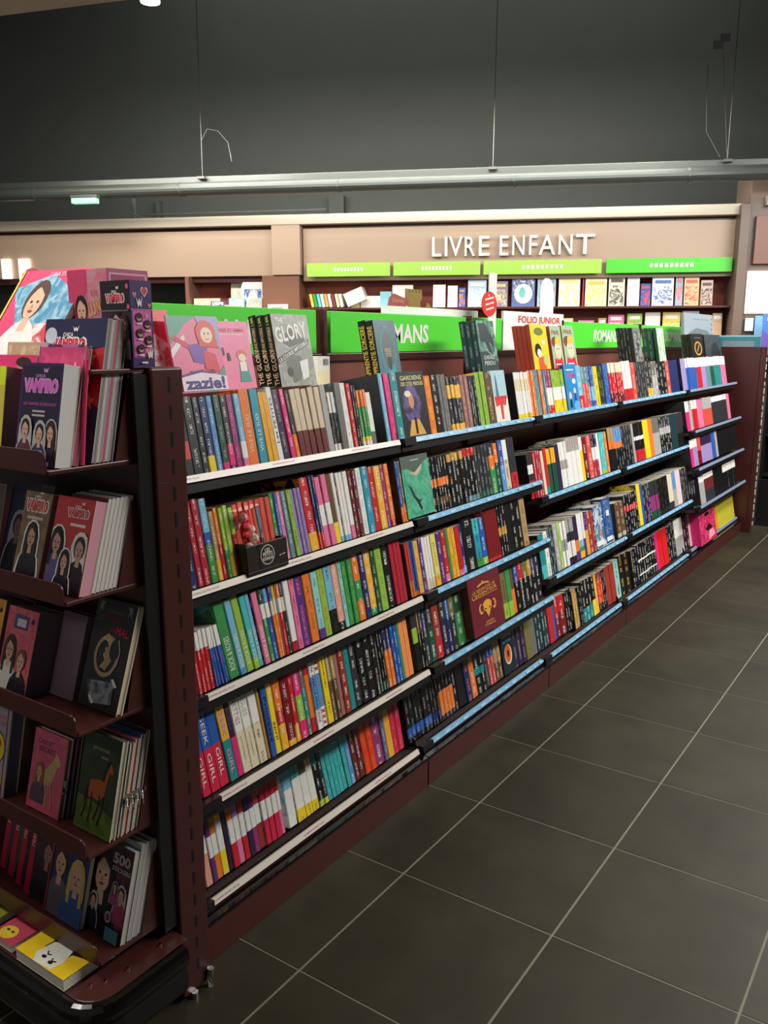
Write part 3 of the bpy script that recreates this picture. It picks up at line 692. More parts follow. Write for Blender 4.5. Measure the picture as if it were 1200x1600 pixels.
# ------------------------------------------------------------------ spine-out books, row by row
ROWS = """
near bay|top shelf|0.120|1.155|0.101
0.127 1 dg:22,sr:45,dg w 18.5
0.158 1 dg w 18.5
0.179 1 dg w 18.5
0.204 1 ye:22,nv w 18.5
0.224 1 sb w 18.5
0.248 1 hp:10,dgn lg 18.5
0.271 1 dg:5,hp:34,dg w 18.5
0.294 1 pl pk 18.5
0.317 1 pk:12,w:35,lb w 18.5
0.355 1 or w 19.5
0.387 1 tb w 19.5
0.427 2 oy or 18.5
0.450 1 w k 19.5
0.479 1 dp lg 19
0.500 1 hp w 19
0.519 1 or:35,dg be 18.5
0.644 5 mar:38,be - 18.7
0.671 1 lg - 19.5
0.707 4 w:12,k:65,w w 17
0.738 1 gr - 19.5
0.764 1 w lg 19.5
0.786 1 rd w 19
0.813 2 k w 18.5
0.860 3 w:8,ye:16,gn:70,or w 17
0.887 1 gr:25,w gr 16
;
second bay|top shelf|0.120|1.155|0.943
0.965 1 lb w 21.5
0.998 1 hp pk 21.5
1.047 1 tl w 21.5
1.206 0 - - 0
1.248 1 or:8,or ye 20
1.287 1 k w 20
1.349 3 gr lg 20
1.447 4 oy:12,dg:60,oy:85,dg w 19
1.505 2 pkb be 19.5
1.564 3 dg w 19
1.631 2 lgn gn 20
1.679 1 br be 19.5
1.800 0 - - 0
;
third bay|top shelf|0.120|1.155|1.882
2.016 7 ye:10,w:60,cr:85,w oy 19
2.067 2 or w 19.5
2.119 3 tg w 19.5
2.145 1 or w 19.5
2.185 2 tg w 19
2.247 2 rd:20,w:60,pl w 19
2.384 4 ye:30,w:60,lgn k 19
2.529 0 - - 0
2.592 1 rd:30,lb w 20
2.674 2 sr:60,tg w 19.5
2.750 3 bl:15,lb:50,bl w 19.5
2.802 1 ye k 19.5
2.882 2 dg lgn 19.5
2.956 2 bl lb 20.5
;
fourth bay|top shelf|0.120|1.155|2.965
3.168 6 dr:25,rd:75,cr w 20.5
3.302 3 rd:30,w rd 21
3.366 1 sr cr 20
3.555 5 dg lg 20
3.648 2 oy:25,dg w 20
3.745 2 lg:60,gr w 20
3.921 3 k w 19.5
4.000 1 sr w 20
4.178 1 nv - 20
;
far bay|top shelf|0.120|1.155|4.249
4.351 1 ll - 20.5
4.612 5 bl:70,w - 20.5
4.726 2 rd:70,w - 20.5
4.844 3 ll:70,w - 20.5
4.965 2 tg:70,w - 20.5
5.073 1 dgn:70,w - 20.5
5.259 3 tl:70,w - 20.5
5.415 2 pk:70,w - 20.5
;
near bay|second shelf|0.070|0.900|0.053
0.079 1 nv w 19.5
0.098 1 rd:8,crm w 20.5
0.120 1 crm w 20.5
0.144 1 gn:45,bl:60,lb w 20.5
0.161 1 oy:30,tan w 17
0.176 1 rd:50,or w 17.5
0.191 1 gn:40,lgn w 17.5
0.209 1 ye:30,lgn w 17.5
0.227 1 rd:60,lgn w 17
0.363 7 sr or 17.5
0.379 1 gn w 18
0.394 1 bl w 18
0.412 1 pk w 18
0.433 1 tg w 18
0.452 1 lgn k 18
0.495 3 ll pu 18
0.532 1 oy:25,rd w 20.5
0.560 2 rd:22,nv w 20.5
0.610 2 pk:30,w:60,pk - 20
0.634 1 ye:30,br - 20
0.684 3 lb:8,w pk 20
0.706 1 pk:20,w - 20
0.745 2 mar w 19.5
0.771 1 w lb 20
0.805 1 tb w 20
0.835 1 rd w 19.5
0.870 1 oy w 19.5
0.892 1 pu:10,pl w 19.5
0.917 1 rd:10,or w 19.5
;
second bay|second shelf|0.070|0.900|0.954
0.969 1 or:25,bl w 19.5
0.991 1 or:30,gr w 19.5
1.150 0 - - 0
1.271 6 k:12,br:25,k:45,or:60,k w 18.5
1.386 4 k:70,k:85,gold w 18.5
1.468 3 tg:10,k:85,rd w 19
1.580 4 dgn:12,dg lg 19
1.623 1 gn:50,or:75,dg w 19
1.655 1 dgn:60,or w 19
1.694 1 sb:50,bl w 19.5
1.738 1 be:60,w k 19.5
1.796 1 rd:30,dg k 19.5
;
third bay|second shelf|0.080|0.820|1.950
2.001 2 rd:40,dg:55,w:75,dg - 19
2.079 3 crm w 19.5
2.106 1 cr - 19
2.140 1 tl:15,rd - 20
2.230 4 dgn:65,oy - 19
2.273 1 dp - 20
2.362 4 w:40,lg:60,w rd 20.5
2.517 3 w:60,w:70,lg rd 21.5
2.557 1 ye:70,w - 21
2.606 1 k:10,dr w 20.5
2.665 1 sr w 20.5
2.734 2 crm:40,w:70,dp w 20.5
2.769 1 w - 20.5
2.841 2 lgn:10,tq w 20.5
2.877 1 or w 20.5
;
fourth bay|second shelf|0.080|0.820|2.905
2.980 2 k:50,or:70,tan - 21.5
3.088 3 k:50,or:65,sb lg 21
3.252 4 k:45,dg lg 21
3.284 1 lg - 21
3.449 5 rd:30,k:55,w:65,k - 21
3.541 1 ye - 21.5
3.612 1 or - 21.5
3.746 3 lg:60,gr - 21
3.966 5 k:50,lg:70,dg w 21
4.089 1 dgt - 21
4.246 2 k:40,dg - 21
;
far bay|second shelf|0.080|0.900|4.269
4.343 1 hp:65,w - 19
4.404 1 lg - 17
4.529 2 rd:70,w - 19
4.674 2 pk - 18.5
4.914 3 sr:60,lg - 19
5.345 5 dg:80,w - 18.5
5.445 1 pk - 18.5
;
near bay|third shelf|0.030|0.660|0.012
0.081 5 rd:70,w w 14.5
0.132 5 bl:65,w pk 14.5
0.167 1 gn w 19.5
0.190 1 sb:8,lb w 19.5
0.215 1 lgn k 19.5
0.237 1 lgn:15,tq w 19
0.253 1 tq:10,lb w 19
0.275 1 pk w 19
0.292 1 gn:60,w:80,dgn w 19
0.309 1 bl:60,w:80,sb w 19
0.322 1 or:60,cr:80,bl w 19
0.335 1 or:60,cr:80,oy w 19
0.350 1 rd:60,w:80,or w 19
0.363 1 dg:60,cr:80,nv w 19
0.386 1 crm:14,w k 19
0.408 1 pk k 19
0.443 1 pu pk 19
0.476 1 or dgn 19
0.505 1 pu:15,aq bl 19
0.534 1 lgn rd 19
0.569 1 k:35,lb dg 19
0.599 1 k:12,salm w 19
0.618 1 aq k 19.5
0.665 2 gn lgn 20
0.697 1 or:30,gn:60,or w 20
0.727 1 nv w 20
0.760 1 gn:10,oy w 20
0.781 1 dgn w 20
0.816 1 lgn gn 20
0.858 1 k w 20
0.924 3 crm rd 20.5
;
second bay|third shelf|0.030|0.660|0.947
0.970 2 or:30,orr bl 17.5
0.997 2 or:8,bl k 17.5
1.025 1 oy bl 17.5
1.049 1 pu w 17.5
1.102 3 cr:20,w k 17.5
1.136 1 oy:20,ly k 17.5
1.166 1 pu w 17.5
1.196 1 pk:15,rd w 17.5
1.214 1 gn k 17.5
1.259 2 oy k 17.5
1.291 1 pk:12,rd k 17.5
1.319 1 sb:15,nv w 17.5
1.395 1 k w 19.5
1.440 1 gn:20,tb:70,tq k 17.5
1.480 1 lgn:15,bl w 17.5
1.585 1 rd:5,dr - 22
1.651 3 k:40,gold:55,k w 20
1.701 1 k - 21.5
1.783 2 k:20,k cr 21.5
1.831 1 tan dg 20.5
;
third bay|third shelf|0.030|0.475|1.979
2.032 1 tq:30,tl - 19
2.072 1 w k 19.5
2.134 3 dgt w 20
2.177 1 lg w 21
2.213 1 lgn w 21
2.272 2 w:35,lg:60,w k 20.5
2.355 4 dp:15,w:50,dg:70,lg k 20.5
2.409 1 pu:20,or:45,dp - 20.5
2.465 1 oy:15,gn:25,lb:40,w - 21
2.489 1 pu:40,w - 21
2.522 2 oy:60,pu w 19.5
2.623 2 rst w 20
2.728 1 w:12,tg:50,or:60,sb - 21
2.846 1 w:12,bl - 22
;
fourth bay|third shelf|0.030|0.475|2.913
3.040 2 lg:12,br be 18
3.259 6 k:10,k:55,rd:70,k w 20
3.314 1 ye - 23
3.359 1 bl - 22
3.473 4 dp:60,dg w 21
3.617 3 dgn:20,pl:60,dg - 21
3.820 4 k br 21
3.913 2 dg:20,cr - 21
3.981 1 lg:50,sb - 21
4.078 1 pkw - 21.5
4.375 6 k:15,dg lg 21
;
far bay|third shelf|0.030|0.675|4.245
4.305 1 hp:70,w - 17.5
4.398 2 ll:70,w - 17.5
4.493 2 dr:50,sr - 18
4.760 4 ll:60,dp - 19
4.865 1 bl - 19
4.919 1 lg - 20
5.506 6 k - 19
;
near bay|fourth shelf|0.000|0.420|-0.019
-0.003 1 crim:60,bl w 20.5
0.024 1 crim:50,bl w 20.5
0.055 1 crim:52,bl w 20.5
0.087 1 crim:52,bl w 20.5
0.116 1 tl:50,oy w 20.5
0.136 1 hp:50,dp w 20
0.225 3 cr:52,w:56,w k 20.5
0.235 1 gold - 20
0.257 1 bl w 20
0.279 1 ye k 20
0.307 1 oy:35,rd:55,or w 19.5
0.338 1 oy:8,dr w 20.5
0.357 1 oy:25,rd w 19
0.386 1 hp:25,lgn:60,hp w 20
0.405 1 gr:25,tl:65,gr w 20
0.425 1 rd:20,or:80,rd - 20
0.470 2 w:28,sb:75,w rd 20
0.496 1 ye k 20.5
0.535 2 br:60,tan w 19
0.553 1 pkb - 20
0.581 1 rdb w 19.5
0.606 1 tl - 20
0.638 1 dg w 20
0.710 2 k w 21.5
0.734 1 k w 21
0.776 3 dgn:15,k w 20
0.815 2 or:60,nv w 19.5
0.851 2 bl w 19.5
0.866 1 tl - 19.5
0.919 2 lo or 20.5
;
second bay|fourth shelf|0.000|0.420|0.938
0.969 1 k:45,lgn:70,dg - 20
1.001 2 k:60,br w 19.5
1.029 1 dg:60,nv w 19.5
1.067 1 dgn:60,dg w 19.5
1.109 1 rd:30,rst w 19.5
1.148 1 dp:60,dg w 19.5
1.174 1 nv:60,bl w 19.5
1.210 1 dg:60,olv w 19.5
1.260 1 gn:60,dgn w 19.5
1.312 1 or:30,rst w 19.5
1.524 0 - - 0
1.606 2 lgn:30,olv k 19.5
1.645 1 lgn:30,gn - 19.5
1.679 1 or:50,br - 19.5
1.714 1 k:60,bl w 19.5
1.755 1 k:60,rd w 19.5
1.798 1 k:60,olv w 19.5
1.835 1 k:60,gold w 19.5
1.878 1 k:60,nv w 19.5
1.917 1 k:60,dp w 19.5
;
far bay|fourth shelf|0.000|0.410|4.418
4.548 3 lg:80,w - 18
4.787 3 dg:40,mar:80,w - 19
5.044 2 k - 20
5.443 5 k:70,w - 19
;
near bay|bottom shelf|0.055|0.135|0.046
0.070 1 salm:45,w:70,pu - 18
0.086 1 pu:35,w:65,pu - 18
0.106 1 or:35,w:65,or - 18
0.129 1 ye:35,w:80,ye - 18
0.143 1 dp - 18
0.164 1 rd:35,w:70,or - 18
0.185 1 pk:35,w:70,ll - 18
0.205 1 rd:35,w:70,rd - 18
0.224 1 dp:38,w:68,dp - 18
0.244 1 pl:38,w:68,pu - 18
0.267 1 rdb:38,w:68,sr - 18
0.287 1 crim:38,w:68,crim - 18
0.308 1 crim:38,w:68,crim - 18
0.329 1 crim:38,w:68,crim - 18
0.345 1 pk:38,w:68,rd - 18
0.362 0 - - 0
0.397 1 w:60,lb - 18
0.434 1 ye:20,w:70,tq dg 18
0.466 1 ye:20,w:70,br dg 18
0.495 1 ye:18,w:75,ly k 18
0.519 1 lgn:10,k:70,tl w 18
0.537 1 ye:10,dg w 18
0.651 6 tq:88,hp dgn 18
0.675 1 sb w 18.5
0.725 2 mar w 18.5
0.788 2 orr or 19
0.832 1 pl w 19
0.854 1 sl w 18.5
0.888 1 oy - 19
0.949 2 crim pk 19.5
;
second bay|bottom shelf|0.055|0.135|0.973
1.135 6 k:10,bl:28,k lg 17.5
1.192 3 k:10,nv:25,k lg 17.5
1.294 4 dg:10,or:60,k lg 17.5
1.322 1 k w 17.5
1.381 1 k - 18.5
1.421 1 nv or 18.5
1.462 1 or w 18.5
1.508 1 k:40,tl:55,k w 18.5
1.540 1 k:40,tl:55,k w 18.5
1.573 1 dg lg 18.5
1.622 2 sr:60,bl w 18.5
1.684 2 br:40,tan w 18.5
1.790 0 - - 0
1.902 3 dp lg 18.5
1.959 1 olv - 19
2.012 1 gr - 19
2.142 4 dgt w 18
2.199 1 rd - 18.5
2.228 1 bl - 18
2.272 1 dr:50,rd w 18.5
2.340 1 dr:60,rd w 18.5
2.434 3 k w 18.5
;
third bay|bottom shelf|0.045|0.125|2.418
2.466 2 gold w 18.5
2.531 3 k w 18.5
2.659 3 tl:33,k w 20
2.703 1 ye:40,k w 20
2.738 1 oy w 19.5
2.811 3 k:20,orr:80,rdb w 19.5
2.858 2 k w 19.5
2.992 2 rst - 20
3.062 1 aq k 20.5
3.218 2 k oy 21.5
;
fourth bay|bottom shelf|0.045|0.125|3.261
3.372 3 k w 20.5
3.692 8 k:15,k:18,w:22,k:55,w:60,k w 21.5
3.742 1 hp - 22
3.925 2 red - 22
4.091 4 k w 21.5
4.280 3 lg:50,w - 22.5
4.402 2 k w 21.5
4.512 1 pkw - 22
4.626 1 sb - 22"""
ORD = ['', 'first', 'second', 'third', 'fourth', 'fifth', 'sixth', 'seventh', 'eighth', 'ninth', 'tenth', 'eleventh', 'twelfth', 'thirteenth', 'fourteenth', 'fifteenth', 'sixteenth', 'seventeenth', 'eighteenth', 'nineteenth']
def ordinal(n):
    if n < 20: return ORD[n]
    t = ['', '', 'twenty', 'thirty', 'forty', 'fifty'][n // 10]
    return {20: 'twentieth', 30: 'thirtieth', 40: 'fortieth'}.get(n) or t + '-' + ORD[n % 10]
# sideways slouch of a few rows: (row key, from book, to book, degrees to the left)
SLOUCH = {'near bay|top shelf': (12, 24, 3.5), 'near bay|third shelf': (6, 20, 5.0), 'near bay|fourth shelf': (1, 12, 3.0), 'near bay|bottom shelf': (18, 37, 4.5),
          'second bay|bottom shelf': (14, 26, 3.0), 'near bay|second shelf': (18, 36, 2.0)}
# readable spine lettering: (row, index) -> [(text, centre height fraction, length fraction, width fraction, colour)]
ST = {('near bay|top shelf', 10): [('VIVE LE SUD', .42, .5, .34, (250, 220, 190)), ('', 0, 0, 0, 0)], ('near bay|top shelf', 11): [('VIVE LE SUD', .42, .5, .34, (236, 246, 250))],
      ('near bay|top shelf', 14): [('Les PETITES', .55, .62, .42, 'k')],
      ('near bay|fourth shelf', 1): [('GIRL', .32, .34, .4, 'w'), ('GEEK', .76, .34, .4, 'w')], ('near bay|fourth shelf', 2): [('GIRL', .28, .36, .4, 'w'), ('GEEK', .74, .36, .4, 'w')],
      ('near bay|fourth shelf', 3): [('GIRL', .28, .36, .4, 'w'), ('GEEK', .76, .38, .4, 'w')], ('near bay|fourth shelf', 4): [('GIRL', .3, .34, .4, 'w')],
      ('near bay|fourth shelf', 5): [('GIRL', .24, .30, .4, (250, 150, 200)), ('GEEK', .72, .34, .4, (190, 150, 210))],
      ('near bay|fourth shelf', 6): [('SPECIALS', .78, .36, .5, (90, 90, 92)), ('SCOTT WESTERFELD', .3, .3, .14, 'gr')], ('near bay|fourth shelf', 7): [('PRETTIES', .78, .36, .5, (170, 130, 130)), ('SCOTT WESTERFELD', .3, .3, .14, 'gr')],
      ('near bay|fourth shelf', 8): [('UGLIES', .8, .28, .5, (150, 190, 140)), ('SCOTT WESTERFELD', .3, .3, .14, 'gr')],
      ('near bay|fourth shelf', 11): [('Princesse', .5, .6, .5, 'k')], ('near bay|fourth shelf', 12): [('april', .30, .24, .6, 'k'), ('june', .80, .22, .6, 'w')],
      ('near bay|fourth shelf', 19): [('MA REBELLE PRINCESSE', .5, .82, .42, 'k')],
      ('near bay|top shelf', 1): [('POUR TOUJOURS', .62, .3, .3, 'lg')]}
for k in range(6): ST[('near bay|third shelf', 11 + k)] = [('ROCK & ROSES', .32, .44, .5, 'w')]
SC = {'PAPER': 0}
far = MB(); bank = {}
for block in ROWS.strip().split('\n;\n'):
    ln = block.strip().split('\n'); bayn, shelfn, y0, z0, x = ln[0].split('|')
    key = bayn + '|' + shelfn; y0, z0, x = float(y0), float(z0), float(x); idx = 0
    solo = bayn in ('near bay', 'second bay')
    for l in ln[1:]:
        xe, n, spec, ink, h = l.split(); xe, n, h = float(xe), int(n), float(h) / 100
        if n == 0: idx += 1; x = xe; continue
        w = (xe - x) / n
        for i in range(n):
            idx += 1
            hh = h * random.uniform(.988, 1.008); d = min(hh * .70, .150) ; a = x + i * w + .0004; ww = max(w - .001, .004)
            segs = parse(spec); front = random.choice(segs)[0]
            lean = 0.0
            if key in SLOUCH:
                f, t, dg_ = SLOUCH[key]
                if f <= idx <= t: lean = dg_ * math.sin(math.pi * min(1, (idx - f + .6) / (t - f + 1)) ** .8)
            lean += random.uniform(-.12, .12); yo = random.uniform(0, .005)
            loc = (a, y0 + .012 + yo, z0 + .001 - yo * .2); rot = (-TILT, 0, 0)
            R = Matrix.Rotation(-TILT, 4, 'X') @ Matrix.Rotation(rad(-lean), 4, 'Y')
            if solo:
                main = max(((fr - (segs[j - 1][1] if j else 0)), c) for j, (c, fr) in enumerate(segs))[1]
                extra = ''
                if len(segs) > 1:
                    oc = [c for c, fr in segs if c != main]
                    if oc: extra = ' with %s %s' % (CNAME[oc[0]].replace('dark ', 'deep ') if 0 else CNAME[oc[0]], 'foot' if segs[0][0] == oc[0] else 'band')
                lb = '%s%s, %s from left, %s, %s' % (CNAME[main] + ' paperback', extra, ordinal(idx), shelfn, 'nearest bay' if bayn == 'near bay' else 'second bay')
                o = book('paperback_book', ww, d, hh, spec, ink if (key, idx) not in ST else '-', 'dg' if idx == 1 else front, loc, R.to_euler(), lb, 'book', 'paperbacks on the %s of the %s' % (shelfn, bayn),
                         inkart=random.choice(['w', 'k', 'oy', 'lb', 'dr']) if idx > 1 else None)
                if (key, idx) in ST:
                    a_ = spine_art(o, ww, hh)
                    for t_, cz, ln_, wd_, c_ in ST[(key, idx)]:
                        if t_: a_.text(t_, .5, cz, ln_, wd_, c_, rot=-90 if key.endswith('fourth shelf') else 90, heavy=.0)
                    a_.build(o, 'spine_title')['kind'] = 'stuff'
                elif spec.startswith('w:28,sb'):
                    a_ = spine_art(o, ww, hh)
                    for zz in (.06, .14, .22, .82, .9):
                        stroke(a_, [(.2, zz - .02), (.8, zz + .02)], .01, 'rd'); stroke(a_, [(.2, zz + .02), (.8, zz - .02)], .01, 'rd')
                    a_.build(o, 'cross_marks')['kind'] = 'stuff'
            else:
                T = Matrix.Translation(loc) @ R
                xf = lambda p, T=T: tuple(T @ Vector(p))
                pre = len(far.v); cover_geo(far, ww, d, hh, spec, ink, front if idx > 1 else 'dg', xf, inkart='dg' if idx > 1 else None)
                pages_geo(far, ww, d, hh, random.choice(PAPER), xf)
        x = xe
o = far.build('paperback_books', M['printed']); tag(o, 'rows of small paperbacks filling the third, fourth and far bays', 'books', kind='stuff')

# ------------------------------------------------------------------ face-out books on the aisle side
def faceout(label, x0, x1, y, z, h, th, col, draw, spine=None, ink='-', tilt=TILT, name='display_book', hard=False, group=None, back=None, txt=None):
    """front board towards the aisle; local x of the book points to -y"""
    w = x1 - x0
    R = Matrix.Rotation(-tilt, 4, 'X') @ Matrix.Rotation(rad(-90), 4, 'Z')
    off = R @ Vector((th, 0, 0))      # front board plane at y
    loc = Vector((x0, y, z)) - off
    o = book(name, th, w, h, spine or 'dg', ink, col, tuple(loc), R.to_euler(), label, 'book', group, hard=hard)
    if draw:
        a = front_art(o, th, w, h); draw(a); a.build(o)
    if txt:
        a = spine_art(o, th, h)
        for (t_, cz, ln_, wd_, c_) in txt: a.text(t_, .5, cz, ln_, wd_, c_, rot=90, heavy=.01)
        a.build(o, 'spine_title')
    return o
DY, DZ = .185, 1.345
def d_red(a): a.poly([(0, 0), (1, 0), (1, .55), (.6, .8), (.3, .62), (0, .7)], (236, 220, 214), (*lin((226, 90, 96)), .5)); a.poly([(0, .02), (.9, 0), (.5, .12)], (70, 30, 34)); a.text('ZAZIE', .55, .86, .5, .1, (190, 30, 50))  # pale polygon puts the glare of the glossy cover into the print
faceout('glossy red book with painted white glare standing behind the slotted post', -.01, .17, DY + .03, DZ, .198, .02, (214, 50, 70), d_red, 'rd')
def d_azie(a):
    a.poly([(0, 1), (0, .62), (.35, .9), (.6, 1)], (86, 160, 140)); a.poly([(0, .45), (.3, .7), (.28, .76), (0, .56)], (236, 236, 236)); a.poly([(.55, 1), (1, 1), (1, .55), (.7, .7)], (170, 160, 210))
    a.poly([(.0, .72), (.12, .74), (.6, .52), (.6, .44)], (216, 40, 90)); a.poly([(.32, .62), (.72, .66), (.66, .36), (.4, .4)], (120, 70, 170)); a.poly([(.55, 0), (1, .35), (1, .1), (.8, 0)], (86, 160, 140)); a.poly([(.62, .55), (.85, .5), (.9, .25), (.6, .3)], (224, 50, 80))
    a.ell(.72, .78, .2, .17, (226, 74, 54)); a.poly([(.54, .78), (.9, .78), (.94, .58), (.56, .6)], (226, 74, 54)); a.ell(.73, .75, .12, .105, (250, 222, 196)); a.ell(.69, .77, .015, .015, (60, 90, 60)); a.ell(.77, .77, .015, .015, (60, 90, 60)); a.rect(.7, .69, .77, .7, (200, 60, 70))
    a.poly([(.05, .22), (.55, .3), (.5, .12), (.2, .16)], (70, 50, 130)); a.text('mademoiselle', .55, .27, .5, .05, (60, 50, 120)); a.poly([(.1, .02), (1, .02), (1, .2), (.5, .26), (.1, .2)], (246, 226, 236)); a.text('zazie!', .55, .12, .8, .17, (60, 50, 130), heavy=.04)
faceout('pink and green book with a red-haired girl, zazie lettering', .135, .30, DY, DZ, .185, .006, (238, 120, 156), d_azie, 'pk')
def d_pink(a):
    a.text('MARIE ET EMMA', .55, .87, .7, .05, (190, 40, 80)); a.rect(.25, .8, .85, .81, 'w')
    a.ell(.74, .5, .13, .08, (214, 110, 80)); a.ell(.74, .46, .09, .06, (250, 222, 196)); a.poly([(.66, .4), (.82, .4), (.9, .1), (.62, .1)], (60, 150, 140)); a.poly([(.66, .4), (.82, .4), (.82, .26), (.66, .26)], (240, 236, 226))
    a.ell(.3, .6, .03, .02, 'k'); a.rect(.27, .5, .33, .58, 'k'); a.ell(.42, .52, .03, .02, 'k'); a.rect(.39, .42, .46, .5, 'k')
faceout('plain pink book with two tiny black figures and a small child in teal', .285, .435, DY + .002 + .025, DZ, .175, .022, (240, 130, 168), d_pink, 'hp')
def spines(label, x0, x1, n, h, spec, ink, txt=None, step=.025):
    """books standing face-out one behind another; their spines show on the left"""
    for i in range(n):
        w = x1 - x0; R = Matrix.Rotation(-TILT, 4, 'X') @ Matrix.Rotation(rad(-90), 4, 'Z'); th = step - .001
        yy = DY + (i + 1) * step + .0005; off = R @ Vector((th, 0, 0))
        loc = Vector((x0, yy, DZ - .0)) - off
        pos = ['first', 'second', 'third', 'fourth', 'fifth'][i]
        o = book('display_book', th, w, h, spec, ink, parse(spec)[-1][0], tuple(loc), R.to_euler(), label % pos, 'book', 'books stacked one behind another on the top row')
        if txt:
            a = spine_art(o, th, h)
            for (t_, cz, ln_, wd_, c_) in txt: a.text(t_, .5, cz, ln_, wd_, c_, rot=90, heavy=.01)
            a.build(o, 'spine_title')
GL = [('THE GLORY', .28, .5, .62, (226, 190, 160)), ('LA COURSE IMPOSSIBLE', .62, .42, .4, (210, 170, 140)), ('L. EARL', .92, .12, .3, (220, 220, 100))]
spines('%s black GLORY spine behind the grey horse cover', .503, .655, 2, .195, 'k', '-', GL, .028)
def d_glory(a):
    a.rect(0, 0, 1, 1, (150, 153, 142), (*lin((176, 178, 168)), .5)); a.poly([(.22, .60), (.3, .72), (.42, .80), (.5, .86), (.55, .78), (.78, .70), (.86, .62), (.6, .58), (.4, .54)], (92, 94, 88)); a.poly([(.22, .34), (.4, .44), (.64, .42), (.72, .3), (.55, .08), (.35, .04), (.3, .2)], (112, 114, 106))
    a.poly([(.6, .34), (.84, .38), (.8, .12), (.62, .08)], (236, 236, 232)); a.ell(.3, .2, .08, .07, (60, 60, 58)); a.text('THE', .2, .91, .22, .08, 'w', heavy=.03); a.text('GLORY', .48, .75, .90, .22, 'w', rot=8, heavy=.03)
    a.poly([(.0, .30), (.92, .58), (.94, .66), (.0, .39)], (70, 70, 66)); a.text('LA COURSE IMPOSSIBLE', .47, .485, .92, .055, 'w', rot=22, heavy=.02)
faceout('grey book with white GLORY lettering and a horse', .503, .655, DY, DZ, .198, .028, 'lg', d_glory, 'k', txt=GL)
AP = [('APPRENTIE SORCIERE', .48, .86, .62, (220, 184, 80))]
spines('%s black gold-lettered spine behind the blue grey sorcery cover', .978, 1.10, 1, .19, 'k', '-', AP, .03)
def d_appr(a):
    a.rect(0, 0, 1, 1, (70, 110, 120)); a.ell(.5, .45, .36, .42, (60, 130, 140)); a.ell(.52, .5, .26, .34, (86, 100, 104)); a.poly([(.35, .05), (.8, .05), (.7, .25), (.5, .3)], (60, 150, 160)); a.ell(.52, .3, .1, .14, (40, 50, 56)); a.text('MAGIC', .5, .5, .3, .07, (206, 190, 120)); a.text('COOK', .5, .42, .26, .07, (206, 190, 120)); a.rect(.4, .88, .6, .9, (120, 150, 150))
faceout('blue grey sorcery book with a teal oval picture beside the gold lettered spines', .978, 1.10, DY, DZ, .19, .03, (76, 104, 112), d_appr, 'k', txt=AP)
spines('%s charcoal book behind the dinosaur cover', 1.658, 1.80, 2, .20, 'k:8,dgt', 'lg', None, .025)
def d_dino(a):
    a.rect(0, 0, 1, 1, (60, 110, 100), (*lin((130, 170, 150)), .5)); a.poly([(.1, .95), (.5, .95), (.9, .62), (.85, .48), (.6, .6), (.75, .35), (.55, .4), (.35, .6), (.1, .6)], (44, 56, 56)); a.poly([(0, .4), (.4, .42), (1, .2), (1, 0), (0, 0)], (50, 66, 66)); a.text('LE MONDE', .5, .3, .6, .08, (190, 200, 196)); a.text('PERDU', .5, .19, .6, .08, (190, 200, 196))
faceout('green grey book with a dark roaring dinosaur head', 1.658, 1.80, DY, DZ, .202, .025, (56, 70, 70), d_dino, 'k:8,dgt', 'lg')
def d_hp(a): a.rect(0, 0, 1, 1, (224, 40, 130)); a.rect(.2, .14, .9, .3, 'w'); a.poly([(.1, .5), (.5, .62), (.6, .4)], (190, 220, 220))
faceout('hot pink leaflet half hidden behind the dinosaur book', 1.775, 1.885, DY + .055, DZ, .17, .006, 'hp', d_hp, 'hp')
spines('%s rust red book behind the yellow comic cover', 2.13, 2.30, 3, .188, 'rst', 'dr', None, .021)
def d_yel(a): a.ell(.5, .84, .28, .09, (110, 130, 60)); a.ell(.35, .42, .2, .16, 'k'); a.ell(.4, .36, .13, .1, (240, 230, 220)); a.poly([(.3, .25), (.7, .3), (.75, 0), (.3, 0)], (226, 90, 40)); a.ell(.75, .2, .16, .12, (190, 200, 120)); a.ell(.7, .6, .1, .05, 'w')
faceout('bright yellow comic book with a black spiky head', 2.13, 2.30, DY, DZ, .195, .02, (250, 214, 40), d_yel, 'rst')
def d_cap(a): a.ell(.35, .62, .3, .13, (130, 60, 50)); a.ell(.55, .44, .3, .2, (250, 214, 180)); a.poly([(.35, .58), (.85, .58), (.8, .74), (.4, .72)], (250, 200, 50)); a.poly([(.1, 0), (.2, .25), (.5, .2), (.85, .25), (.95, 0)], (228, 40, 70)); a.ell(.45, .46, .03, .02, 'k'); a.ell(.65, .46, .03, .02, 'k'); a.text('PAUL', .5, .85, .7, .1, (190, 90, 80)); a.rect(.2, .08, .7, .11, 'w')
faceout('left of two green comic books with a boy in a yellow cap', 2.335, 2.455, DY, DZ, .19, .03, (160, 200, 160), d_cap, 'rst')
faceout('right of two green comic books with a boy in a yellow cap', 2.47, 2.61, DY, DZ, .195, .03, (160, 200, 160), d_cap, 'rst')
spines('%s black book behind the grey patterned cover', 3.455, 3.585, 4, .195, 'k', 'lg', None, .019)
def d_grey(a): a.rect(.1, .1, .9, .9, (150, 152, 150), (*lin((60, 62, 62)), .5))
faceout('grey patterned cover beside the five black spines', 3.455, 3.585, DY, DZ, .195, .02, (120, 122, 120), d_grey, 'k')
spines('%s dark green book behind the pale green and white cover', 3.885, 4.02, 2, .20, 'k:12,dgn', 'lg', None, .03)
def d_gw(a): a.rect(.05, .05, .95, .95, (150, 196, 150), (*lin((236, 240, 230)), .5))
faceout('pale green and white cover beside the dark green spines', 3.885, 4.02, DY, DZ, .20, .02, (190, 214, 190), d_gw, 'dgn')
spines('%s black book behind the gold ring cover on the far top row', 4.635, 4.91, 2, .165, 'k', 'br', None, .023)
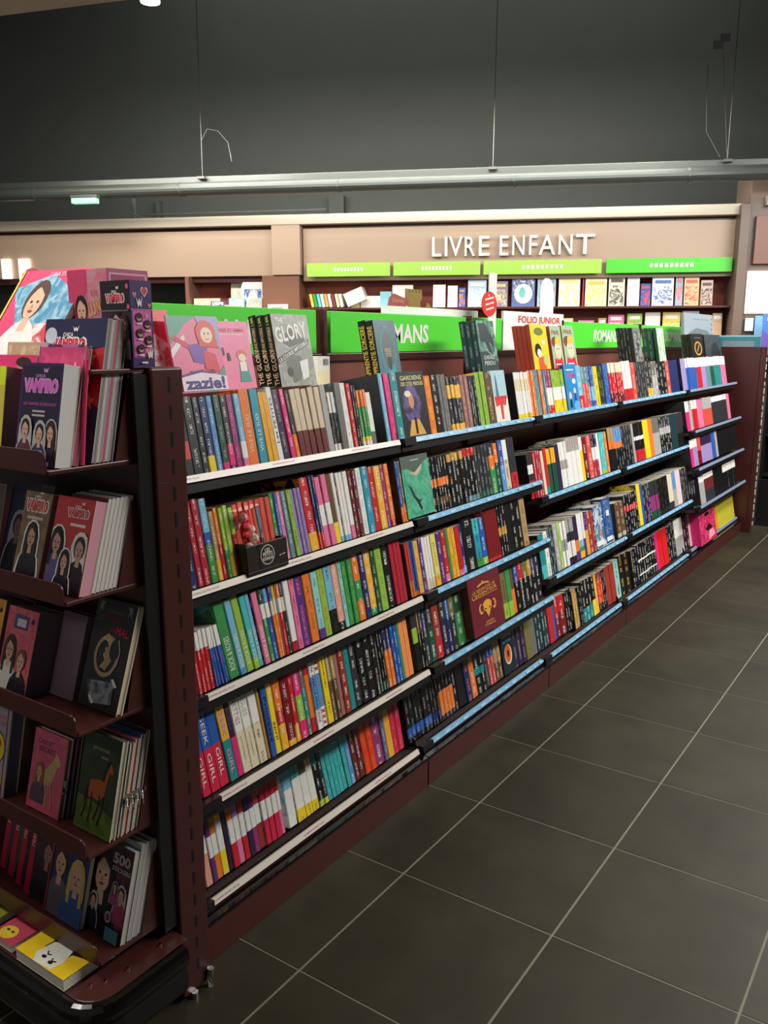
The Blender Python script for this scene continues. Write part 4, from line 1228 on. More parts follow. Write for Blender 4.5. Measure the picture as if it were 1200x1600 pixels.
def d_ring(a): a.ell(.5, .42, .34, .28, (220, 160, 60)); a.ell(.5, .42, .26, .22, (30, 30, 30)); stroke(a, [(.4, .3), (.6, .56)], .03, (220, 160, 60)); a.rect(.2, .82, .8, .86, (90, 90, 90))
faceout('black book with a gold ring emblem on the far top row', 4.635, 4.91, DY, DZ, .17, .03, 'k', d_ring, 'k')
def d_fig(a): a.rect(0, 0, 1, 1, (70, 76, 80), (*lin((46, 50, 54)), .5)); a.poly([(.3, .0), (.45, .6), (.7, .7), (.9, .3), (.95, 0)], (34, 38, 42))
faceout('charcoal book with a dark hooded figure on the far top row', 4.95, 5.40, DY, DZ, .165, .03, 'dg', d_fig, 'k')
def d_alb(a): a.rect(0, 0, 1, 1, (150, 166, 176)); a.poly([(.12, .55), (.4, .68), (.8, .62), (.9, .52), (.5, .45)], (110, 124, 126)); a.rect(.3, .86, .85, .89, (110, 150, 180)); [a.ell(.95, .9 - k * .12, .02, .02, (150, 60, 60)) for k in range(6)]; a.poly([(0, 0), (1, 0), (1, .3), (0, .36)], (130, 146, 156))
faceout('large pale grey album with a bird, tallest on the far top row', 4.75, 5.52, DY + .09, DZ, .31, .02, 'lg', d_alb, 'lg', tilt=rad(6))
# face-out books standing in the rows
def d_gard(a): a.rect(0, 0, 1, 1, (40, 38, 42)); a.ell(.42, .5, .34, .3, (110, 90, 150), ink=(*lin((60, 50, 60)), .5)); a.ell(.4, .55, .1, .12, (206, 150, 110)); a.ell(.3, .66, .12, .05, (236, 226, 200)); a.poly([(.15, .02), (.8, .02), (.6, .26), (.3, .26)], (220, 170, 90)); a.text('GARDIENS', .5, .9, .8, .07, (214, 206, 150)); a.text('DES CITES PERDUES', .52, .81, .84, .06, (214, 206, 150)); a.rect(.42, .04, .5, .3, (40, 30, 30))
faceout('dark fantasy book with violet figures and gold lettering, facing out beside the teal spine', 1.04, 1.20, .132, 1.158, .215, .03, (44, 42, 46), d_gard, 'k')
def d_lon(a): a.rect(0, .5, 1, 1, (176, 210, 220)); a.poly([(.2, .5), (.25, .85), (.3, .95), (.35, .85), (.4, .5)], (90, 120, 140)); a.rect(0, 0, 1, .5, (236, 232, 216)); a.poly([(.05, .44), (.9, .44), (.8, .3), (.6, .33), (.55, .05), (.4, .05), (.38, .33), (.1, .3)], (224, 70, 70)); a.rect(.05, .44, .95, .5, (210, 60, 60))
faceout('white book with a blue tower and red letter, second bay top shelf', 1.685, 1.80, .132, 1.158, .20, .02, (236, 232, 216), d_lon, 'w')
def d_blue(a): a.rect(0, 0, 1, 1, (40, 140, 206)); a.text('TOM', .5, .74, .7, .12, (226, 60, 100), rot=6); a.rect(.2, .86, .8, .89, 'w'); a.ell(.3, .3, .1, .1, (240, 210, 180)); a.poly([(.2, .05), (.4, .05), (.36, .24), (.24, .24)], (30, 30, 40)); a.ell(.7, .4, .1, .08, (240, 210, 180)); a.poly([(.6, .2), (.8, .2), (.76, .36), (.64, .36)], (60, 60, 160)); a.ell(.72, .62, .15, .06, 'w'); a.ell(.8, .08, .3, .1, (90, 180, 230))
faceout('bright blue comic cover with two children on the third top shelf', 2.39, 2.53, .132, 1.158, .208, .02, (40, 140, 206), d_blue, 'bl')
def d_mer(a): a.rect(0, 0, 1, 1, (96, 190, 150), (*lin((70, 160, 130)), .5)); a.poly([(0, 1), (1, 1), (1, .92), (.75, .84), (.45, .72), (.2, .8), (0, .8)], (92, 104, 98)); a.poly([(.45, .72), (.75, .84), (.7, .74), (.5, .66), (.2, .74)], (206, 190, 160)); a.poly([(.1, .55), (.2, .5), (.28, .34), (.42, .2), (.5, .08), (.56, .12), (.5, .22), (.62, .28), (.5, .26), (.36, .34), (.26, .5)], (44, 60, 62)); a.rect(.35, .92, .65, .93, 'w')
faceout('green sea cover with a dark diving mermaid facing out on the second shelf', .985, 1.15, .084, .905, .20, .03, (96, 190, 150), d_mer, 'gr')
def d_fox(a): a.rect(0, 0, 1, 1, (30, 42, 50)); a.ell(.5, .4, .3, .22, (236, 226, 206)); a.ell(.48, .42, .24, .2, (226, 100, 40)); a.ell(.5, .42, .08, .08, (50, 30, 20)); a.text('CLANS', .5, .84, .8, .12, (226, 232, 236)); a.text('SAUVAGES', .5, .7, .7, .07, (120, 180, 200))
faceout('black book with an orange animal eye and white CLANS lettering', 1.685, 1.79, .067, .137, .19, .03, 'k', d_fox, 'k')
def d_rev(a):
    G = (206, 150, 72); a.ell(.45, .86, .025, .02, G); a.ell(.47, .8, .2, .05, G, a0=0, a1=180); a.ell(.47, .79, .13, .03, (112, 36, 48), a0=0, a1=180); a.text('LA REVANCHE DE', .47, .745, .72, .055, G, rot=2); a.text("L'INVENTEUR", .48, .675, .8, .065, G, rot=2); a.rect(.1, .62, .88, .63, G)
    a.ell(.5, .44, .15, .1, (226, 166, 60)); a.ell(.3, .42, .07, .09, (214, 150, 70)); a.ell(.33, .43, .05, .06, (112, 36, 48)); a.ell(.71, .42, .07, .09, (214, 150, 70)); a.ell(.68, .43, .05, .06, (112, 36, 48)); a.poly([(.38, .42), (.62, .42), (.54, .3), (.5, .24), (.46, .3)], (226, 166, 60)); a.poly([(.4, .42), (.48, .39), (.42, .38)], 'mar'); a.poly([(.6, .42), (.52, .39), (.58, .38)], 'mar')
    a.text('ADRIEN', .5, .17, .26, .035, G); a.text('TOMAS', .5, .12, .34, .04, G)
faceout('thick maroon book with a gold horned mask, facing out in the second bay', 1.262, 1.50, -.018, .438, .213, .075, (112, 36, 48), d_rev, 'mar')
faceout('blue illustrated cover facing out on the third shelf of the third bay', 2.60, 2.72, .042, .48, .205, .05, (90, 140, 190), lambda a: (a.rect(0, 0, 1, 1, (60, 100, 150), (*lin((206, 214, 220)), .5)), a.poly([(.5, .3), (.8, .5), (.7, .2)], (226, 130, 60)), a.poly([(.1, .3), (.5, .45), (.4, .15)], (60, 150, 150)), a.rect(.1, .05, .9, .16, 'w')), 'bl')
faceout('dark blue album with a white label at the end of the third bay', 2.735, 2.83, .042, .48, .225, .06, (50, 84, 140), lambda a: (a.rect(.05, .2, .95, .95, (50, 84, 140), (*lin((96, 130, 170)), .5)), a.rect(.1, .05, .9, .14, 'w'), a.rect(.4, .6, .8, .72, 'w')), 'nv')
# far bay, bottom row
faceout('pink and black patterned book at the near end of the far bottom shelf', 4.45, 4.86, .0, .125, .235, .06, (230, 60, 120), lambda a: (a.rect(0, 0, 1, 1, (232, 70, 130), (*lin((180, 30, 60)), .5)), a.poly([(.3, .4), (.6, .5), (.8, .35), (.5, .3)], (40, 20, 30)), a.poly([(.5, .05), (.9, .1), (.8, .3), (.55, .3)], (250, 170, 180)), a.ell(.5, .8, .15, .05, 'k')), 'hp')
faceout('amber book left of the yellow box on the far bottom shelf', 4.87, 5.08, .045, .125, .25, .06, (240, 160, 40), None, 'oy')
faceout('broad yellow boxed book on the far bottom shelf', 5.09, 5.58, .04, .125, .25, .06, (206, 196, 60), lambda a: [a.rect(.08 + k * .16, .84, .08 + k * .16 + (.05 if k % 2 else .09), .9, 'k') for k in range(5)], 'ye')
# display box of clear cups on the near second shelf
bx = empty('display_box', (.215, .055, .898), 0, (-TILT * .5, 0, 0)); tag(bx, 'black open cardboard box with a round white emblem on the second shelf', 'box')
m = MB()
BL = (40, 34, 32)
m.box(0, .15, 0, .002, 0, .075, BL); m.box(0, .15, .11, .112, 0, .075, BL); m.box(0, .002, 0, .112, 0, .082, BL); m.box(.148, .15, 0, .112, 0, .075, BL); m.box(0, .15, 0, .112, 0, .002, BL)
m.build('box_body', M['printed'], bx)
a = Art((0, 0, 0), (.15, 0, 0), (0, 0, .075), (0, -1, 0)); a.ell(.5, .56, .17, .34, (200, 196, 190), n=24); a.ell(.5, .56, .155, .31, BL, n=24); a.text('LES', .5, .72, .12, .12, (220, 216, 210)); a.text('PETITS', .5, .58, .24, .14, (220, 216, 210)); a.text('BONHEURS', .5, .43, .26, .11, (220, 216, 210)); a.ell(.80, .42, .012, .024, 'w'); a.text('youth', .88, .44, .1, .06, 'w'); a.rect(0, .97, 1, 1, (130, 120, 116)); a.rect(0, .1, 1, .115, (120, 112, 108)); a.build(bx)
cp = empty('clear_cup', (.268, .10, .905), 0, (-TILT * .5, rad(-4), 0)); tag(cp, 'clear plastic cup of red and white sweets standing in the black box', 'cup')
q = NT('clear_plastic'); q.b.inputs['Transmission Weight'].default_value = 1.0; q.b.inputs['Roughness'].default_value = .08; q.b.inputs['IOR'].default_value = 1.15; q.b.inputs['Base Color'].default_value = (.95, .92, .92, 1)
m = MB(); m.tube([(0, 0, 0), (0, 0, .08), (0, 0, .155)], .046, 24); m.build('cup_wall', q.m, cp)
for k in range(22):
    m = MB(); aa = k * 2.4; rr = .026 if k % 3 else .008; zz = .014 + .0060 * k; r0 = .0125
    c = [(222, 60, 70), (244, 226, 220), (240, 150, 160)][k % 3]
    rings = []; px_, py_ = rr * math.cos(aa), rr * math.sin(aa); vs = []; fs = []
    for i in range(5):
        ph = math.pi * (i + .5) / 5
        for j in range(7): vs.append((px_ + r0 * math.sin(ph) * math.cos(j * .8976), py_ + r0 * math.sin(ph) * math.sin(j * .8976), zz + r0 * math.cos(ph)))
    for i in range(4):
        for j in range(7): fs.append((i * 7 + j, i * 7 + (j + 1) % 7, (i + 1) * 7 + (j + 1) % 7, (i + 1) * 7 + j))
    fs += [tuple(range(7))[::-1], tuple(28 + j for j in range(7))]
    m.mesh_faces(vs, fs, c); so = m.build('sweet', M['printed'], cp)
# white cards between the rows, red oval tag on a white stand
m = MB(); m.box(0, .06, 0, .05, 0, .09, (236, 236, 226)); o = m.build('card_pack', M['printed'], None, (.80, .30, 1.33), (0, 0, 0)); tag(o, 'small pack of white cards with a barcode behind the grey books', 'cards')
a = Art((0, 0, 0), (.06, 0, 0), (0, 0, .09), (0, -1, 0)); a.rect(0, 0, 1, .5, (240, 232, 190))
for q_ in range(9): a.rect(.45 + q_ * .05, .7, .47 + q_ * .05, .92, 'k')
a.build(o)
tg = empty('oval_tag', (2.06, .38, 1.33)); tag(tg, 'red oval tag with white lines of writing on a white stand above the green sign', 'tag')
m = MB(); m.box(.005, .075, .0, .004, 0, .42, (240, 240, 238)); m.box(-.02, .10, -.02, .03, 0, .004, (240, 240, 238)); m.build('stand', M['printed'], tg)
m = MB(); m.prism([(.0 + .068 * math.cos(rad(t)), .29 + .052 * math.sin(rad(t))) for t in range(0, 360, 15)], 1, -.006, -.003, (224, 66, 56)); dd_ = m.build('disc', M['printed'], tg)
a = Art((-.068, -.006, .238), (.136, 0, 0), (0, 0, .104), (0, -1, 0))
for k, z_ in enumerate((.66, .46, .26)): stroke(a, [(.2 + k * .03, z_), (.78, z_ + .12)], .035, (250, 226, 216))
a.ell(.45, .84, .04, .04, 'w'); a.build(dd_)

# ------------------------------------------------------------------ end rack facing the viewer
rk = empty('end_display_rack', (-.15, .44, 0)); tag(rk, 'dark maroon end rack with five sloping shelves and a glossy black bumper', 'display rack')
def kb(name, mt, b, bevel=0.0, par=None):
    x0, x1, y0, y1, z0, z1 = b
    return boxobj(name, mt, par or rk, (x0 + .15, x1 + .15, y0 - .44, y1 - .44, z0, z1), bevel)
for y0, y1, nm in ((-.048, -.006, 'post'), (.886, .928, 'post')):
    po = kb(nm, M['maroon_dark'], (-.142, -.062, y0, y1, .012, 1.415), .003)
    m = MB()
    for k in range(25):
        z = .06 + k * .0545; yy = (y0 if nm and y0 < 0 else y1)
        m.box(-.100 + .15, -.094 + .15, yy - .44 - .0008, yy - .44 + .0008, z, z + .03)
    m.build('slot', M['black'], po)['kind'] = 'stuff'
    m = MB(); m.box(-.140 + .15, -.112 + .15, y0 - .4408, y0 - .4395, 1.188, 1.190); m.build('seam', M['steel'], po)
    m = MB(); m.tube([(-.07 + .15, y0 - .44 - .006, .0), (-.07 + .15, y0 - .44 - .006, .028), (-.068 + .15, y0 - .44 - .008, .045)], .008, 10)
    m.build('levelling_foot', M['chrome'], rk); m = MB(); m.tube([(-.115 + .15, y0 - .44 - .004, 0), (-.115 + .15, y0 - .44 - .004, .014)], .008, 10); m.build('levelling_foot', M['chrome'], po)
kb('back_panel', M['maroon_dark'], (-.172, -.144, -.03, .91, .2, 1.41), .002)
kb('recess', M['black'], (-.178, -.146, -.040, -.031, .2, 1.405))
kb('end_cladding', M['maroon_dark'], (-.06, -.046, -.006, .886, 0, 1.41), .002)
kb('top_plate', M['maroon_dark'], (-.40, -.05, -.03, .91, 1.408, 1.416), .002) if False else kb('top_plate', M['maroon_dark'], (-.265, -.05, -.03, .91, 1.407, 1.416), .002)
EL = rad(15)
SH = [1.243, .995, .733, .470, .225]
for k, z in enumerate(SH):
    m = MB(); P = [(-.352, -.010), (-.165, -.010), (-.165, 0), (-.352, 0)]
    fx = [-.365, -.350, -.345, -.345, -.335][k]
    m.box(fx + .15, -.160 + .15, -.025 - .44, .905 - .44, z - .010, z - .001); so = m.build('shelf', M['maroon_dark'], rk, bevel=.002)
    # front lip with rounded ends, leaning out
    m = MB(); L0, L1, H, r = -.022 - .44, .902 - .44, .034, .014
    prof = [(L0, z - .008), (L1, z - .008)] + [(L1 - r + r * math.cos(t), z + H - r + r * math.sin(t)) for t in (0, .4, .8, 1.2, 1.57)] + [(L0 + r - r * math.sin(t), z + H - r + r * math.cos(t)) for t in (0, .4, .8, 1.2, 1.57)]
    m.prism(prof, 0, fx + .15 - .004, fx + .15); m.build('front_lip', M['maroon_dark'], so, bevel=.001)
    for yy in (-.024, .902):
        m = MB(); bxx = [-.222, -.232, -.232, -.222, -.230][k]
        m.prism([(-.165 + .15, z - .012), (bxx + .15, z - .010), (bxx + .15 + .045, z + .165), (-.165 + .15, z + .175)], 1, yy - .44, yy - .44 + .002); m.build('side_bracket', M['maroon_dark'], so)
        m = MB()
        for zz, xx in ((z + .005, -.172), (z + .155, -.176)): m.tube([(xx + .15, yy - .44 - .0015, zz), (xx + .15, yy - .44 + .001, zz)], .003, 8)
        m.build('rivet', M['black'], so)
# base with deck and bumper
kb('base_box', M['maroon_dark'], (-.335, -.05, .0, .88, 0, .15), .003)
m = MB(); rr = .06; x0, y0 = -.40, -.078
c = [(x0 + rr - rr * math.cos(t), y0 + rr - rr * math.sin(t)) for t in (0, .26, .52, .79, 1.05, 1.31, 1.57)]
outl = [(-.15, y0)] + c[::-1] + c[:0] ; side = [(x0, .96 - rr)] + [(x0 + rr - rr * math.cos(t), .96 - rr + rr * math.sin(t)) for t in (.26, .52, .79, 1.05, 1.31, 1.57)] + [(-.15, .96)]
deck = [(px_ + .15, py_ - .44) for px_, py_ in outl + side]
m.prism(deck, 2, .168, .186); m.build('base_deck', M['maroon_dark'], rk, bevel=.002)
m = MB(); path = [(-.172 + .15, y0 - .012 - .44, .165)] + [(p[0] + .15 + (p[0] - (x0 + rr)) * .2 * (1 if p[0] < x0 + rr else 0), p[1] - .44 + (p[1] - (y0 + rr)) * .2, .165) for p in c[::-1]] + [(x0 - .012 + .15, .93 - rr - .44, .165)]
m.tube(path, .017, 12, sy=1.5); m.build('bumper', M['gloss'], rk)
m = MB(); m.tube([(p[0], p[1], .11) for p in path], .010, 10, sy=3.2); m.build('bumper_skirt', M['black'], rk)
for xx, yy in ((-.20, -.045), (-.285, -.045), (-.335, -.035), (-.36, -.02)):
    m = MB(); m.tube([(xx + .15, yy - .44, .186), (xx + .15, yy - .44, .190)], .0035, 8); m.build('deck_screw', M['chrome'], rk)

# face-out books on the end rack: front board looks towards -x, spine away from the aisle
def endbook(label, s0, s1, xf, z, h, th, lean, col, draw=None, spine='dg', ink='-', paper=None, name='picture_album', group=None, hard=False, paged=None):
    w = s1 - s0; a_ = rad(lean)
    R = Matrix.Rotation(a_, 4, 'Y') @ Matrix.Rotation(rad(180), 4, 'Z')
    off = R @ Vector((th, 0, 0)); loc = Vector((xf, -.02 + s1, z + .001)) - off
    o = book(name, th, w, h, spine, ink, col, tuple(loc), R.to_euler(), label, 'book', group, paper=paper, hard=hard)
    if draw: a = front_art(o, th, w, h); draw(a); a.build(o)
    return o
SK, BR, DK = (206, 160, 136), (60, 40, 34), (34, 28, 36)
def bat(a, cx, cy, s, c): a.poly([(cx - s, cy + s * .5), (cx - s * .4, cy + s * .1), (cx, cy + s * .4), (cx + s * .4, cy + s * .1), (cx + s, cy + s * .6), (cx + s * .5, cy - s * .3), (cx, cy - s * .1), (cx - s * .5, cy - s * .3)], c)
def star(a, cx, cy, r, c, k=.45): a.poly([(cx + r * (1 if i % 2 == 0 else k) * math.sin(i * math.pi / 5) , cy + r * (1 if i % 2 == 0 else k) * math.cos(i * math.pi / 5) * a.W / a.H) for i in range(10)], c)
def logo(a, cx, cy, w, c, out='w'):
    a.text('VAMPIRO', cx, cy, w * 1.08, .135 * w / .7, out, heavy=.09); a.text('VAMPIRO', cx, cy, w, .11 * w / .7, c, heavy=.05); a.text('CHICA', cx - .02, cy + .085 * w / .7, w * .3, .03, out); bat(a, cx + .1, cy + .13 * w / .7, .09 * w, out)
# --- top shelf of the rack
def d1(a):
    a.rect(0, 0, 1, 1, (58, 36, 82)); a.rect(.05, .03, .95, .97, (38, 28, 52)); logo(a, .5, .78, .78, (214, 96, 190), (200, 150, 200)); a.text('LES VAMPIRES SE DEVOILENT', .52, .60, .8, .03, (180, 80, 160)); a.rect(.35, .52, .66, .54, 'lg'); a.rect(.35, .48, .66, .50, 'lg')
    a.person(.84, -.06, .50, BR, SK, DK, 'lg'); a.person(.60, -.06, .48, DK, SK, (60, 50, 90), 'lg'); a.person(.26, -.04, .50, (40, 28, 30), SK, (90, 50, 60), 'lg'); a.rect(.4, .01, .9, .05, (170, 90, 180))
z = SH[0]
endbook('dark purple vampire book with pink lettering at the front of the top rack shelf', .0, .125, -.348, z, .188, .034, 11, (46, 32, 66), d1, 'dp', paper=(232, 230, 226))
def d2(a):
    a.rect(0, 0, 1, 1, (206, 74, 120), (*lin((190, 60, 104)), .5)); star(a, .82, .82, .09, (245, 225, 220)); star(a, .82, .82, .06, (206, 74, 120))
    for q_, yy in ((.85, .72), (.82, .45), (.8, .3), (.84, .1)): bat(a, q_, yy, .08, (90, 30, 50))
endbook('pink book with a white star and small bats behind the purple vampire book', .0, .135, -.314, z, .218, .014, 13, (206, 74, 120), d2, 'hp', paper=(190, 90, 120))
m = MB(); m.tube([(0, 0, 0), (.014, 0, .11), (.026, 0, .19)], .0045, 8, (226, 60, 110)); o = m.build('pen', M['printed'], None, (-.292, -.022, z + .001)); tag(o, 'slim pink pen standing upright beside the pink bat book', 'pen')
def d3(a): a.rect(0, 0, 1, 1, (84, 44, 92)); a.poly([(0, 1), (.2, 1), (.1, .9)], (190, 150, 200)); a.poly([(.5, 1), (.9, 1), (.7, .86)], (150, 110, 160)); logo(a, .4, .86, .5, 'w', 'lg')
endbook('purple book with white page block behind the pink bat book', .03, .165, -.292, z, .222, .018, 12, (84, 44, 92), d3, 'dp', paper=(236, 228, 232))
def d4(a):
    a.rect(0, 0, 1, 1, (40, 42, 74)); a.poly([(.55, .75), (1, .8), (1, .38), (.6, .5)], (196, 40, 52)); star(a, .8, .72, .1, (236, 150, 50)); star(a, .84, .42, .1, (226, 170, 60)); logo(a, .42, .82, .55, (206, 40, 60)); a.ell(.12, .88, .1, .06, (190, 200, 214))
    a.person(.7, .0, .4, BR, SK, (60, 40, 90), 'lg')
for k in range(5):
    endbook(['navy vampire album with red lettering and orange stars, frontmost of the thin albums', 'thin silver edged album, second of the five albums on the rack', 'thin pink edged album, third of the five albums on the rack', 'thin white edged album, fourth of the five albums on the rack', 'thin dark album nearest the bracket on the top rack shelf'][k],
        .0 if k else .0, .19, -.270 + k * .0098, z, .272 - .002 * (k % 2), .0085, 12.5, (40, 42, 74), d4 if k == 0 else None, 'nv', paper=[(150, 150, 160), (206, 206, 210), (214, 100, 150), (200, 196, 204), (90, 84, 110)][k], group='thin albums on the top rack shelf')
def d5(a): a.rect(0, 0, 1, 1, (200, 190, 70)); a.rect(.5, .8, 1, 1, (210, 226, 40)); a.ell(.5, .5, .4, .2, (70, 60, 30), ink=(*lin((190, 150, 60)), .5)); a.rect(0, .7, .6, .8, (40, 140, 150))
endbook('yellow green book with grey page side, leftmost at the front of the top rack shelf', .165, .30, -.352, z, .18, .04, 10, (190, 180, 70), d5, 'ye', paper=(136, 124, 120))
endbook('pink covered book just behind the yellow green book', .15, .29, -.300, z, .20, .012, 10, (226, 60, 120), lambda a: (a.ell(.7, .9, .15, .06, (206, 150, 120)), a.ell(.7, .93, .18, .05, BR)), 'hp')
endbook('beige glittery book behind the pink covered book', .165, .30, -.27, z, .225, .03, 10, (200, 166, 136), lambda a: a.rect(.03, .03, .97, .97, (200, 166, 136), (*lin((226, 200, 170)), .5)), 'tan')
# --- boxes and albums on the rack top
zt = 1.417
vb = empty('gift_box', (-.172, -.035, zt)); tag(vb, 'tall black and purple vampire box with hearts on the rack top', 'box')
m = MB(); m.box(0, .052, 0, .085, 0, .163, (60, 40, 84)); m.build('box_body', M['printed'], vb, bevel=.001)
a = Art((0, .085, 0), (0, -.085, 0), (0, 0, .163), (-1, 0, 0)); a.rect(0, 0, 1, 1, (50, 42, 52)); a.rect(0, .66, 1, 1, (40, 34, 40)); logo(a, .5, .8, .62, (214, 60, 76)); a.ell(.93, .93, .05, .03, (226, 90, 130)); a.ell(.95, .7, .05, .03, (226, 90, 130)); a.person(.3, .1, .5, BR, SK, (90, 80, 86)); a.person(.55, .12, .54, DK, SK, (110, 96, 100)); a.person(.8, .1, .5, BR, SK, (90, 80, 86)); a.rect(0, .65, 1, .665, 'gr'); a.build(vb)
a = Art((0, 0, 0), (.052, 0, 0), (0, 0, .163), (0, -1, 0)); a.rect(0, 0, 1, 1, (70, 50, 104)); a.rect(.08, .12, .92, .66, (216, 106, 166)); a.rect(0, .665, 1, .675, 'pk')
for (hx, hy, sz, cc) in ((.66, .88, .16, (226, 50, 70)), (.2, .84, .08, (226, 90, 140)), (.86, .72, .07, (226, 90, 140)), (.7, .6, .06, (245, 150, 190))):
    a.poly([(hx, hy - sz * .42), (hx - sz, hy + .0), (hx - sz * .9, hy + sz * .24), (hx - sz * .4, hy + sz * .3), (hx, hy + sz * .12), (hx + sz * .4, hy + sz * .3), (hx + sz * .9, hy + sz * .24), (hx + sz, hy)], 'w'); s2 = sz * .8
    a.poly([(hx, hy - s2 * .42), (hx - s2, hy), (hx - s2 * .9, hy + s2 * .24), (hx - s2 * .4, hy + s2 * .3), (hx, hy + s2 * .12), (hx + s2 * .4, hy + s2 * .3), (hx + s2 * .9, hy + s2 * .24), (hx + s2, hy)], cc)
bat(a, .4, .74, .15, 'w')
for (cx, cy) in ((.35, .58), (.72, .5), (.36, .4), (.74, .32), (.36, .22)): a.ell(cx, cy, .17, .055, (60, 30, 70)); a.ell(cx, cy, .12, .04, SK); a.ell(cx, cy + .015, .13, .03, BR); a.rect(cx - .12, cy - .08, cx + .12, cy - .062, 'w')
bat(a, .75, .15, .16, 'w'); a.rect(.35, .05, .62, .07, 'w'); a.build(vb, 'side_print')
pb = empty('gift_box', (-.150, .055, zt)); tag(pb, 'pink photo album box with a dark haired girl on the rack top', 'box')
m = MB(); m.box(0, .10, 0, .125, 0, .190, (196, 120, 146)); m.build('box_body', M['printed'], pb, bevel=.001)
a = Art((0, .125, 0), (0, -.125, 0), (0, 0, .19), (-1, 0, 0)); a.rect(0, 0, 1, 1, (198, 110, 136)); a.poly([(0, 1), (0, .4), (.3, .55), (.55, .9), (.5, 1)], (206, 70, 110)); a.rect(.5, 0, 1, 1, (206, 150, 156), (*lin((214, 120, 146)), .5)); a.person(.32, .0, .75, (46, 32, 32), (220, 176, 150), (236, 226, 226)); a.text('LUNA', .72, .62, .42, .16, (214, 160, 90), rot=12, heavy=.03); a.text('SOY', .66, .76, .18, .07, (214, 110, 140)); a.build(pb)
a = Art((0, 0, 0), (.10, 0, 0), (0, 0, .19), (0, -1, 0)); a.rect(.0, 0, 1, 1, (190, 90, 130)); a.rect(.04, .04, .96, .96, (226, 170, 190)); a.rect(.08, .06, .92, .94, (170, 70, 110)); a.build(pb, 'side_print')
def d6(a): a.rect(0, 0, 1, 1, (206, 70, 110)); a.poly([(0, .8), (.5, .95), (1, .7), (1, .1), (.5, .1)], (70, 140, 176), (*lin((150, 190, 206)), .5)); a.poly([(.5, 0), (1, .1), (1, .45), (.6, .4)], (226, 216, 216), (*lin((196, 60, 70)), .5)); a.person(.42, -.25, 1.15, (84, 58, 46), (220, 176, 150), (226, 216, 214)); a.text('LUNA STAR', .6, .94, .3, .05, (236, 200, 220)); a.rect(0, 0, .03, 1, (226, 190, 80))
w_, h_, th_ = .235, .235, .012
R = Matrix.Rotation(rad(35), 4, 'Y') @ Matrix.Rotation(rad(180), 4, 'Z')
o = book('picture_album', th_, w_, h_, 'ye', '-', (206, 70, 110), (-.235 + .012, .40, zt + .001), R.to_euler(), 'large pink and blue album with a girl portrait, leftmost on the rack top', 'book')
a = front_art(o, th_, w_, h_); d6(a); a.build(o)
# --- second rack shelf
z = SH[1]
def d7(c):
    def f(a): a.rect(0, 0, 1, 1, c); logo(a, .6, .84, .55, (206, 60, 66)); a.rect(.45, .7, .85, .73, (240, 226, 216)); a.person(.18, -.02, .68, DK, SK, (90, 86, 130), 'w'); a.person(.82, -.04, .66, BR, SK, DK, 'w'); a.person(.5, -.08, .52, BR, SK, DK, 'w')
    return f
endbook('red vampire book with three outlined figures on the second rack shelf', .0, .115, -.318, z, .184, .026, 17, (196, 60, 62), d7((200, 62, 62)), 'rd', paper=(226, 160, 180))
for k in range(6): endbook('%s white paged book behind the red vampire book' % ['first', 'second', 'third', 'fourth', 'fifth', 'sixth'][k], .0, .115, -.290 + k * .0098, z, .184, .0092, 17, ['dr', 'w', 'w', 'nv', 'w', 'lg'][k], None, ['dr', 'w', 'w', 'nv', 'w', 'lg'][k], paper=(222, 216, 222), group='white paged books on the second rack shelf')
endbook('brown olive vampire book with one girl on the second rack shelf', .128, .215, -.322, z, .184, .04, 17, (120, 96, 66), lambda a: (a.rect(0, 0, 1, 1, (120, 96, 66), (*lin((140, 116, 80)), .5)), logo(a, .5, .85, .8, (206, 60, 66)), a.rect(.2, .7, .8, .73, (206, 190, 170)), a.person(.5, 0, .66, BR, SK, DK, 'w')), 'rdb', paper=(150, 104, 110))
endbook('dark navy book with a shadowy man on the second rack shelf', .20, .30, -.300, z, .195, .03, 17, (34, 36, 58), lambda a: (a.text('VAMPIRO', .75, .84, .5, .1, (120, 40, 50)), a.person(.45, 0, .66, DK, (96, 76, 70), (24, 24, 30), (120, 120, 130))), 'nv')
endbook('bright red book with white lettering at the left of the second rack shelf', .30, .42, -.335, z, .19, .03, 14, (206, 44, 62), lambda a: (a.text('VAMPIRO', .72, .8, .5, .05, (240, 190, 200)), a.text('SUPERSTAR', .72, .72, .5, .05, (240, 190, 200)), a.rect(.4, .1, .9, .6, (206, 44, 62), (*lin((170, 30, 50)), .5))), 'rd')
